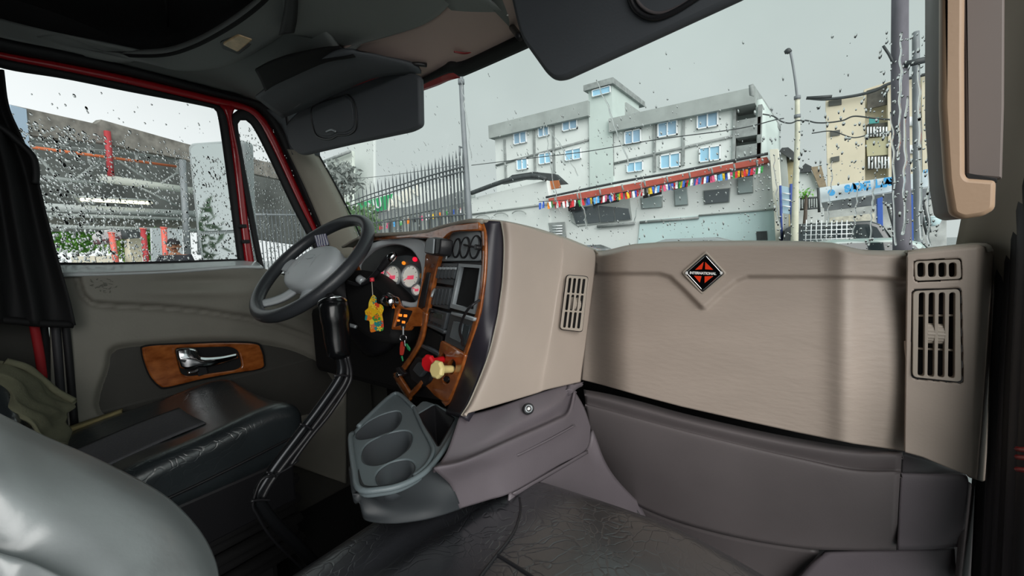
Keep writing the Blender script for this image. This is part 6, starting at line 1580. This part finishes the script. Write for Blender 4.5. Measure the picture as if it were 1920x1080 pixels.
# -- vehicles
def car(label, c, yaw, body_hex, L=4.3, Wd=1.75, H=1.48, suv=False):
    t_ = thing('car', label, 'car')
    m = mat('car_paint_' + body_hex, body_hex, 0.2, coat=0.8); gm = mat('car_glass', '2A3236', 0.08, spec=0.8)
    prof = [(-.5, .18), (-.5, .48), (-.47, .60), (-.40, .66), (-.30, .94), (-.20, 1.0), (.08, 1.0), (.16, .95), (.27, .68), (.42, .60), (.49, .50), (.5, .3), (.49, .18)]
    if suv: prof = [(-.5, .18), (-.5, .5), (-.49, .66), (-.46, .95), (-.40, 1.0), (.10, 1.0), (.17, .95), (.27, .66), (.44, .60), (.5, .48), (.5, .3), (.49, .18)]
    ex = V((math.cos(yaw), math.sin(yaw), 0)); ey = V((-math.sin(yaw), math.cos(yaw), 0))
    N_ = len(prof); vs = []; ks = (-1, -.93, 0, .93, 1)
    for k in ks:
        for (x, z) in prof:
            tap = 1 - 0.16 * max(0, (z - .62) / .38); edge = 0.985 if abs(k) == 1 else 1.0
            vs.append(c + ex * x * L * edge + ey * k * Wd / 2 * tap + V((0, 0, z * H * (edge if z > .9 else 1))))
    fs = [(j * N_ + i, j * N_ + (i + 1) % N_, (j + 1) * N_ + (i + 1) % N_, (j + 1) * N_ + i) for j in range(4) for i in range(N_)] + [tuple(range(N_))[::-1], tuple(4 * N_ + i for i in range(N_))]
    mesh('body', vs, fs, m, t_, bev=0.03)
    for s in (-1, 1):
        q = [(x * .96 - .004, z) for x, z in ([(-.40, .70), (-.29, .92), (-.19, .96), (.07, .96), (.14, .92), (.23, .70)] if not suv else [(-.46, .70), (-.43, .93), (.09, .96), (.15, .92), (.23, .70)])]
        vs = [c + ex * x * L + ey * s * Wd / 2 * (1 - 0.16 * (z - .62) / .38 + 0.012) + V((0, 0, z * H)) for x, z in q]
        mesh('side_window', vs, [tuple(range(len(q)))], gm, t_, smooth=False, solid=0.01)
        for wx in (-.31, .32):
            wc = c + ex * wx * L + ey * s * (Wd / 2 - .08) + V((0, 0, .32))
            w_ = tube('wheel', [wc - ey * .1, wc + ey * .1], 0.32, rubber, t_, n=3, seg=18, smooth_path=False)
            tube('hub', [wc + ey * s * .09, wc + ey * s * .115], 0.17, silver, w_, n=3, seg=10, smooth_path=False)
    for (a, b_) in (((.165, .94), (.262, .70)), ((-.315, .92), (-.395, .70))) if not suv else (((.175, .93), (.262, .70)), ((-.483, .93), (-.497, .70))):
        vs = [c + ex * (a[0] * L + (.012 if a[0] > 0 else -.012)) + ey * k * Wd * .41 + V((0, 0, a[1] * H + .01)) for k in (-.92, .92)] + [c + ex * (b_[0] * L + (.02 if a[0] > 0 else -.02)) + ey * k * Wd * .44 + V((0, 0, b_[1] * H + .012)) for k in (1, -1)]
        mesh('windscreen', vs, [(0, 1, 2, 3)], gm, t_, smooth=False, solid=0.01)
    return t_
def gnd(px, Y): p = P(px, 500, 'Y', Y); return V((p.x, Y, GZ))
car('grey car parked before the low white building', gnd(1285, 12.3), math.pi, '8F9698', H=1.98)
car('dark van behind the wire mesh near the blue column', gnd(1590, 14.6), 0.05, '3A3D40', H=2.25, suv=True, L=3.2)
car('pale green car before the blue trimmed shop', gnd(1625, 10.9), 0.2, '9DB0AC', H=1.85, L=3.4)
car('grey car seen low behind the railings', gnd(1068, 10.0), math.pi, '7E8486', H=1.9, L=3.0)
mf = thing('mesh_fence', 'white wire mesh screen in front of the dark van', 'fence')
for k in range(9): fbar('mesh_wire', (1512 + k * 9.5, 414 - abs(k - 5) * .4), (1510 + k * 9.6, 460), 0.012, 11.9, frame_w, mf)
for k in range(5): fbar('mesh_wire', (1506, 424 + k * 8.5), (1600, 421 + k * 8.5), 0.012, 11.9, frame_w, mf)
tr_ = thing('water_tank', 'white bucket shaped tank beside the blue column', 'tank')
tube('tank_body', [P(1748, 424, 'Y', 13.5), P(1749, 414, 'Y', 13.5), P(1749, 408, 'Y', 13.5)], [0.10, 0.14, 0.15], mat('pale_blue_plastic', 'C8E0E4', 0.4), tr_, n=6, seg=16)
tube('tank_lid', [P(1749, 407.5, 'Y', 13.5), P(1749, 405, 'Y', 13.5)], [0.16, 0.12], mat('pale_blue_plastic', 'C8E0E4', 0.4), tr_, n=4, seg=16)
sc_ = thing('scaffold_ladder', 'weathered ladder leaning by the blue trimmed shop', 'ladder')
for (a, b_) in [((1664, 384), (1678, 436)), ((1672, 382), (1686, 434)), ((1722, 378), (1738, 440)), ((1730, 376), (1744, 436))]: fbar('ladder_rail', a, b_, 0.025, 12.5, darkm, sc_)
for k in range(5):
    fbar('ladder_rung', (1666 + k * 2.6, 392 + k * 9), (1674 + k * 2.6, 390 + k * 9), 0.018, 12.5, frame_w, sc_); fbar('ladder_rung', (1724 + k * 3, 386 + k * 10), (1732 + k * 3, 384 + k * 10), 0.018, 12.5, frame_w, sc_)

# ------------------------------------------------------------------ forecourt on the driver's side
A_, B_ = D(20, 197, 9.0), D(352, 272, 12.8)
CP = vplane(A_, B_)
cn = thing('forecourt_canopy', 'large dark steel canopy with red and orange beams over the forecourt', 'canopy')
def cpl(name, q, k, th, m): return plate(name, q, shift(CP, k), th, m, cn, bev=0.01)
cpl('roof_fascia', [(-160, 155), (20, 196), (180, 232), (190, 224), (352, 270), (352, 300), (190, 268), (20, 250), (-160, 222)], 0.0, 0.2, mat('grey_brown_cladding', '837F79', 0.8, var=0.35, vscale=5))
cpl('roof_fascia', [(352, 270), (600, 326), (600, 352), (352, 300)], 0.0, 0.2, mat('grey_brown_cladding', '837F79', 0.8, var=0.35, vscale=5))
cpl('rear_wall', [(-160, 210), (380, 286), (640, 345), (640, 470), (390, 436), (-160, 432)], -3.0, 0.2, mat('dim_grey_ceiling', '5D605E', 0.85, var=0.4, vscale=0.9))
cpl('blue_gable', [(18, 196), (50, 204), (62, 330), (40, 330)], 0.05, 0.1, mat('pale_blue_sheet', 'A8BCD0', 0.6))
redst = mat('red_steel', 'A8383E', 0.6); orst = mat('orange_steel', 'C86A40', 0.6); lg = mat('pale_steel', 'A9AFAE', 0.6, var=0.1); wst = mat('white_steel', 'D8DCD4', 0.6)
def cb_(name, a, b_, r, k, m): return tube(name, [P(a[0], a[1], shift(CP, k)), P(b_[0], b_[1], shift(CP, k))], r, m, cn, n=2, seg=8, smooth_path=False)
cb_('red_post', (201, 246), (208, 330), 0.07, 0.1, redst)
cb_('orange_beam', (60, 276), (330, 312), 0.035, 0.0, orst)
for (a, b_, r, m_) in [((40, 268), (350, 300), .04, lg), ((62, 330), (190, 345), .05, lg), ((190, 334), (362, 358), .11, wst), ((70, 388), (380, 402), .10, lg), ((75, 402), (380, 412), .05, greyb), ((70, 424), (380, 432), .05, greyb),
                    ((60, 280), (150, 380), .035, lg), ((205, 290), (290, 345), .03, lg), ((290, 352), (350, 312), .03, lg), ((130, 345), (190, 300), .03, lg), ((150, 330), (205, 300), .03, lg), ((250, 345), (330, 385), .03, lg)]:
    cb_('roof_truss', a, b_, r, -0.5, m_)
for x in (62, 165, 255, 330): cb_('truss_strut', (x, 262 + (x - 62) * .11), (x + 3, 296 + (x - 62) * .1), 0.035, -0.2, lg)
cpl('valance', [(75, 400), (380, 412), (382, 431), (78, 429)], -0.8, 0.3, mat('brown_grey_valance', '6E6F68', 0.8, var=0.2, vscale=2))
cb_('grey_post', (342, 300), (352, 478), 0.09, 0.3, steel)
cb_('grey_post', (368, 300), (374, 478), 0.05, 0.3, steel)
lt = thing('tube_light', 'glowing warm white strip light under the forecourt canopy', 'lamp')
tube('light_tube', [P(152, 374, shift(CP, -0.3)), P(284, 381, shift(CP, -0.3))], 0.045, mat('lit_tube', 'FFF6D0', 0.5, emit=1.6), lt, n=3, seg=8)
tube('light_tray', [P(148, 369, shift(CP, -0.3)), P(288, 376, shift(CP, -0.3))], 0.03, lg, lt, n=3, seg=8)
# forecourt slab, hedge, barriers
fo = structure('trim_4', 'raised concrete forecourt beside the truck')
box('forecourt_slab', (-11.0, 2.2, GZ + 0.2), 6.6, 6.0, 0.2, conc, fo)
hp = D(140, 446, 13.5)
shrub('hedge', 'bright green hedge at the far edge of the forecourt', hp, 1.3, 1.0, 0.42, 2600, leafg, 0.09, 'hedge')
shrub('hedge', 'yellow green hedge between the two red posts', D(235, 462, 12.0), 0.35, 0.38, 0.40, 1000, mat('yellow_green_leaves', '6A9A34', 0.7, hex2='98B850', vscale=6), 0.08, 'hedge')
shrub('hedge', 'green hedge strip just beyond the second red post', D(281, 455, 12.6), 0.16, 0.22, 0.6, 500, leafg, 0.08, 'hedge')
pinkr = mat('salmon_post', 'D8685C', 0.5)
for lab_, (a, b_) in [('salmon red post before the yellow green hedge', ((209, 438), (219, 500))), ('bright red post before the narrow green hedge', ((268, 430), (276, 500))), ('wide pink red post beside the man in the cap', ((307, 428), (312, 500)))]:
    o = thing('barrier_post', lab_, 'post')
    tube('post_shaft', [P(a[0], a[1], 10.2), P(b_[0], b_[1], 10.2)], 0.06, redst if 'bright' in lab_ else pinkr, o, n=3, seg=10)
    tube('post_cap', [P(a[0], a[1] - 2, 10.2), P(a[0], a[1], 10.2)], 0.075, pinkr, o, n=3, seg=10)
wb_ = thing('block_wall', 'low pale block wall at the edge of the forecourt', 'wall')
bp0 = D(178, 483, 10.6)
for k in range(3):
    for j in range(2):
        box('block', (bp0.x + (j - .5) * 0.03, bp0.y + (j - .5) * 0.42, bp0.z - 0.45 + k * 0.2), 0.08, 0.2, 0.095, mat('pale_block', 'CFC9B8', 0.8, var=0.1), wb_, bev=0.008)
tw = thing('forecourt_screen', 'tall pale grey screen panel behind the man in the cap', 'panel')
plate('screen_panel', [(284, 428), (342, 430), (344, 500), (286, 500)], (D(310, 460, 11.5), CP[1]), 0.05, mat('pale_grey_screen', 'B9C0C4', 0.5), tw)
um = thing('kiosk_roof', 'small white and maroon kiosk roof beyond the salmon post', 'kiosk')
plate('kiosk_canopy', smoothc([(190, 440), (206, 431), (234, 431), (236, 442), (214, 452), (200, 458), (190, 448)], 4), (D(212, 445, 11.0), CP[1]), 0.3, mat('white_canvas', 'CFCACC', 0.7), um)
plate('kiosk_trim', [(190, 450), (214, 446), (236, 440), (236, 446), (216, 452), (192, 458)], (D(212, 445, 10.9), CP[1]), 0.32, mat('maroon_canvas', '5A3A40', 0.7), um)
plate('kiosk_wall', [(236, 430), (268, 432), (268, 446), (240, 448)], (D(250, 440, 11.0), CP[1]), 0.2, darkm, um)
plate('kiosk_front', [(243, 446), (266, 446), (268, 500), (246, 500)], (D(250, 470, 11.3), CP[1]), 0.2, mat('cream_render', 'D8CFB8', 0.75), um)
# the man in the cap
mn = thing('person', 'man in a dark cap and dark shirt standing outside the driver window', 'person')
hc = D(326, 461, 6.6)
skin = mat('tan_skin', '9A6A50', 0.55, var=0.05)
fdir = (V((0.2, -0.4, 0)) + (CAM - hc)); fdir.z = 0; fdir.normalize(); sdir = V((-fdir.y, fdir.x, 0))
def skinmesh(name, verts, edges, radii, m, parent, lev=2):
    me = bpy.data.meshes.new(name); me.from_pydata([tuple(v) for v in verts], edges, [])
    o = link(name, me, m, parent)
    o.modifiers.new('k', 'SKIN'); me.skin_vertices.new() if not me.skin_vertices else None
    for i, r in enumerate(radii):
        me.skin_vertices[0].data[i].radius = (r, r)
    me.skin_vertices[0].data[0].use_root = True
    s = o.modifiers.new('u', 'SUBSURF'); s.levels = lev; s.render_levels = lev
    return o
H = hc.z + 0.115; gz = GZ + 0.4
def B(s, f, z): return V((hc.x, hc.y, 0)) + sdir * s + fdir * f + V((0, 0, z))
hip = gz + (H - gz) * 0.52; shd = H - 0.30
vs = [B(0, 0, hip), B(0, .01, hip + .2), B(0, 0.0, shd - .08), B(0, 0, shd + .03), B(0, .015, H - .20)]
ed = [(0, 1), (1, 2), (2, 3), (3, 4)]; rd_ = [.15, .14, .15, .09, .06]
for s in (-1, 1):
    k = len(vs); vs += [B(s * .17, 0, shd), B(s * .21, .02, shd - .27), B(s * .19, .14, shd - .45), B(s * .17, .2, shd - .50)]; ed += [(2, k), (k, k + 1), (k + 1, k + 2), (k + 2, k + 3)]; rd_ += [.065, .048, .038, .032]
    k = len(vs); vs += [B(s * .09, 0, hip - .06), B(s * .10, .02, gz + .45), B(s * .10, 0, gz + .07), B(s * .11, .12, gz + .04)]; ed += [(0, k), (k, k + 1), (k + 1, k + 2), (k + 2, k + 3)]; rd_ += [.10, .07, .05, .04]
skinmesh('body', vs, ed, rd_, skin, mn)
shirt = mat('dark_shirt', '26282E', 0.9, var=0.2)
vs = [B(0, 0, hip - .05), B(0, .01, hip + .2), B(0, 0, shd - .07), B(0, 0, shd - .0)]
ed = [(0, 1), (1, 2), (2, 3)]; rd_ = [.165, .155, .168, .10]
for s in (-1, 1):
    k = len(vs); vs += [B(s * .17, 0, shd), B(s * .21, .015, shd - .2)]; ed += [(2, k), (k, k + 1)]; rd_ += [.08, .062]
skinmesh('shirt', vs, ed, rd_, shirt, mn)
vs = [B(0, 0, hip)]; ed = []; rd_ = [.16]
for s in (-1, 1):
    k = len(vs); vs += [B(s * .09, 0, hip - .08), B(s * .10, .02, gz + .45), B(s * .10, 0, gz + .10)]; ed += [(0, k), (k, k + 1), (k + 1, k + 2)]; rd_ += [.115, .082, .07]
skinmesh('trousers', vs, ed, rd_, mat('blue_trousers', '2C3444', 0.9), mn)
# head
bm = bmesh.new(); bmesh.ops.create_uvsphere(bm, u_segments=24, v_segments=18, radius=1.0)
for v_ in bm.verts:
    x, y, z = v_.co
    w_ = 0.078 * (1 - 0.22 * max(0, -z)); q = B(x * w_, y * 0.098 + (0.018 * math.exp(-((z + .12) / .16) ** 2 - (x / .16) ** 2) if y > 0 else 0) + (-.008 * math.exp(-((z - .1) / .12) ** 2 - ((abs(x) - .4) / .2) ** 2) if y > 0 else 0), H - 0.115 + z * 0.115)
    v_.co = q
me = bpy.data.meshes.new('head'); bm.to_mesh(me); bm.free(); link('head', me, skin, mn)
for s in (-1, 1):
    tube('ear', [B(s * .077, 0, H - .10), B(s * .085, -.005, H - .115), B(s * .078, 0, H - .145)], 0.012, skin, mn, n=6, seg=8)
    tube('eye', [B(s * .028, .088, H - .112), B(s * .036, .086, H - .112)], 0.008, mat('dark_eye', '14100E', 0.3), mn, n=3, seg=8)
tube('mouth', [B(-.025, .086, H - .172), B(0, .094, H - .174), B(.025, .086, H - .172)], 0.006, mat('lip', '7A4438', 0.5), mn, n=6, seg=6)
tube('moustache', [B(-.03, .088, H - .160), B(0, .098, H - .156), B(.03, .088, H - .160)], 0.007, mat('dark_eye', '14100E', 0.3), mn, n=6, seg=6)
capm = mat('dark_cap', '1E1A1E', 0.8)
bm = bmesh.new(); bmesh.ops.create_uvsphere(bm, u_segments=24, v_segments=12, radius=1.0)
bmesh.ops.delete(bm, geom=[v_ for v_ in bm.verts if v_.co.z < -0.02], context='VERTS')
for v_ in bm.verts:
    x, y, z = v_.co; v_.co = B(x * 0.086, y * 0.106, H - 0.085 + z * 0.10)
me = bpy.data.meshes.new('cap'); bm.to_mesh(me); bm.free(); cpo = link('cap', me, capm, mn)
surf('cap_peak', [[B(-.075, .06, H - .085), B(0, .098, H - .078), B(.075, .06, H - .085)], [B(-.055, .14, H - .095), B(0, .175, H - .090), B(.055, .14, H - .095)]], capm, cpo, nu=10, nv=6, thick=0.004, toward=B(0, 0, 5))

# -- the truck's own mirror outside the window
mrh = thing('side_mirror', 'tall white backed side mirror outside the quarter glass', 'mirror')
MP = (D(400, 360, 2.25), V((0.45, -0.89, 0)).normalized())
plate('mirror_housing', rnd([(352, 276), (358, 268), (430, 263), (457, 262), (466, 492), (378, 494), (368, 430)], 8), shift(MP, -0.02), 0.07, mat('pale_mirror_shell', 'BFC6C8', 0.4), mrh, bev=0.01)
mirm = mat('mirror_silver', 'F4F7F8', 0.03, metal=1.0)
plate('mirror_glass', rnd([(357, 280), (364, 272), (430, 268), (452, 267), (460, 430), (374, 434)], 6), shift(MP, -0.014), 0.004, mirm, mrh, bev=0.0005)
plate('wide_angle_glass', rnd([(376, 444), (382, 440), (458, 436), (460, 486), (382, 488)], 6), shift(MP, -0.014), 0.004, mirm, mrh, bev=0.0005)
tube('mirror_arm', [P(412, 492, shift(MP, -.03)), P(470, 520, 'X', -2.0), P(520, 540, 'X', -1.9)], 0.015, black, mrh, n=12, seg=8)
for (x, y, z, r_, lab_) in [(-9, -12, 1.8, 2.4, 'tall leafy tree behind the truck beside the kerb'), (-14.5, -15, 2.2, 2.6, 'broad leafy tree behind the truck further from the kerb'), (-3.5, -14, 1.6, 2.2, 'round leafy tree directly behind the truck')]:
    shrub('tree', lab_, V((x, y, z)), r_, r_, r_ * .8, 900, bush, 0.28, 'tree')

# ------------------------------------------------------------------ put every thing's origin at its base
cm = {}
for o in list(COL.objects):
    if o.parent: cm.setdefault(o.parent.name, []).append(o)
for o in list(COL.objects):
    if o.parent or o.type in ('CAMERA', 'LIGHT'): continue
    pts_ = []
    stack = [o]
    while stack:
        q = stack.pop(); stack += cm.get(q.name, [])
        if q.type == 'MESH' and q.data.vertices:
            vv = q.data.vertices; st_ = max(1, len(vv) // 400)
            pts_ += [vv[i].co for i in range(0, len(vv), st_)]
    if not pts_: continue
    lo = V([min(p[i] for p in pts_) for i in range(3)]); hi = V([max(p[i] for p in pts_) for i in range(3)])
    base = V(((lo.x + hi.x) / 2, (lo.y + hi.y) / 2, lo.z))
    if o.type == 'MESH':
        o.data.transform(Matrix.Translation(-base)); o.location = base
        for c in cm.get(o.name, []): c.location -= base
    else:
        o.location = base
        for c in cm.get(o.name, []): c.location -= base
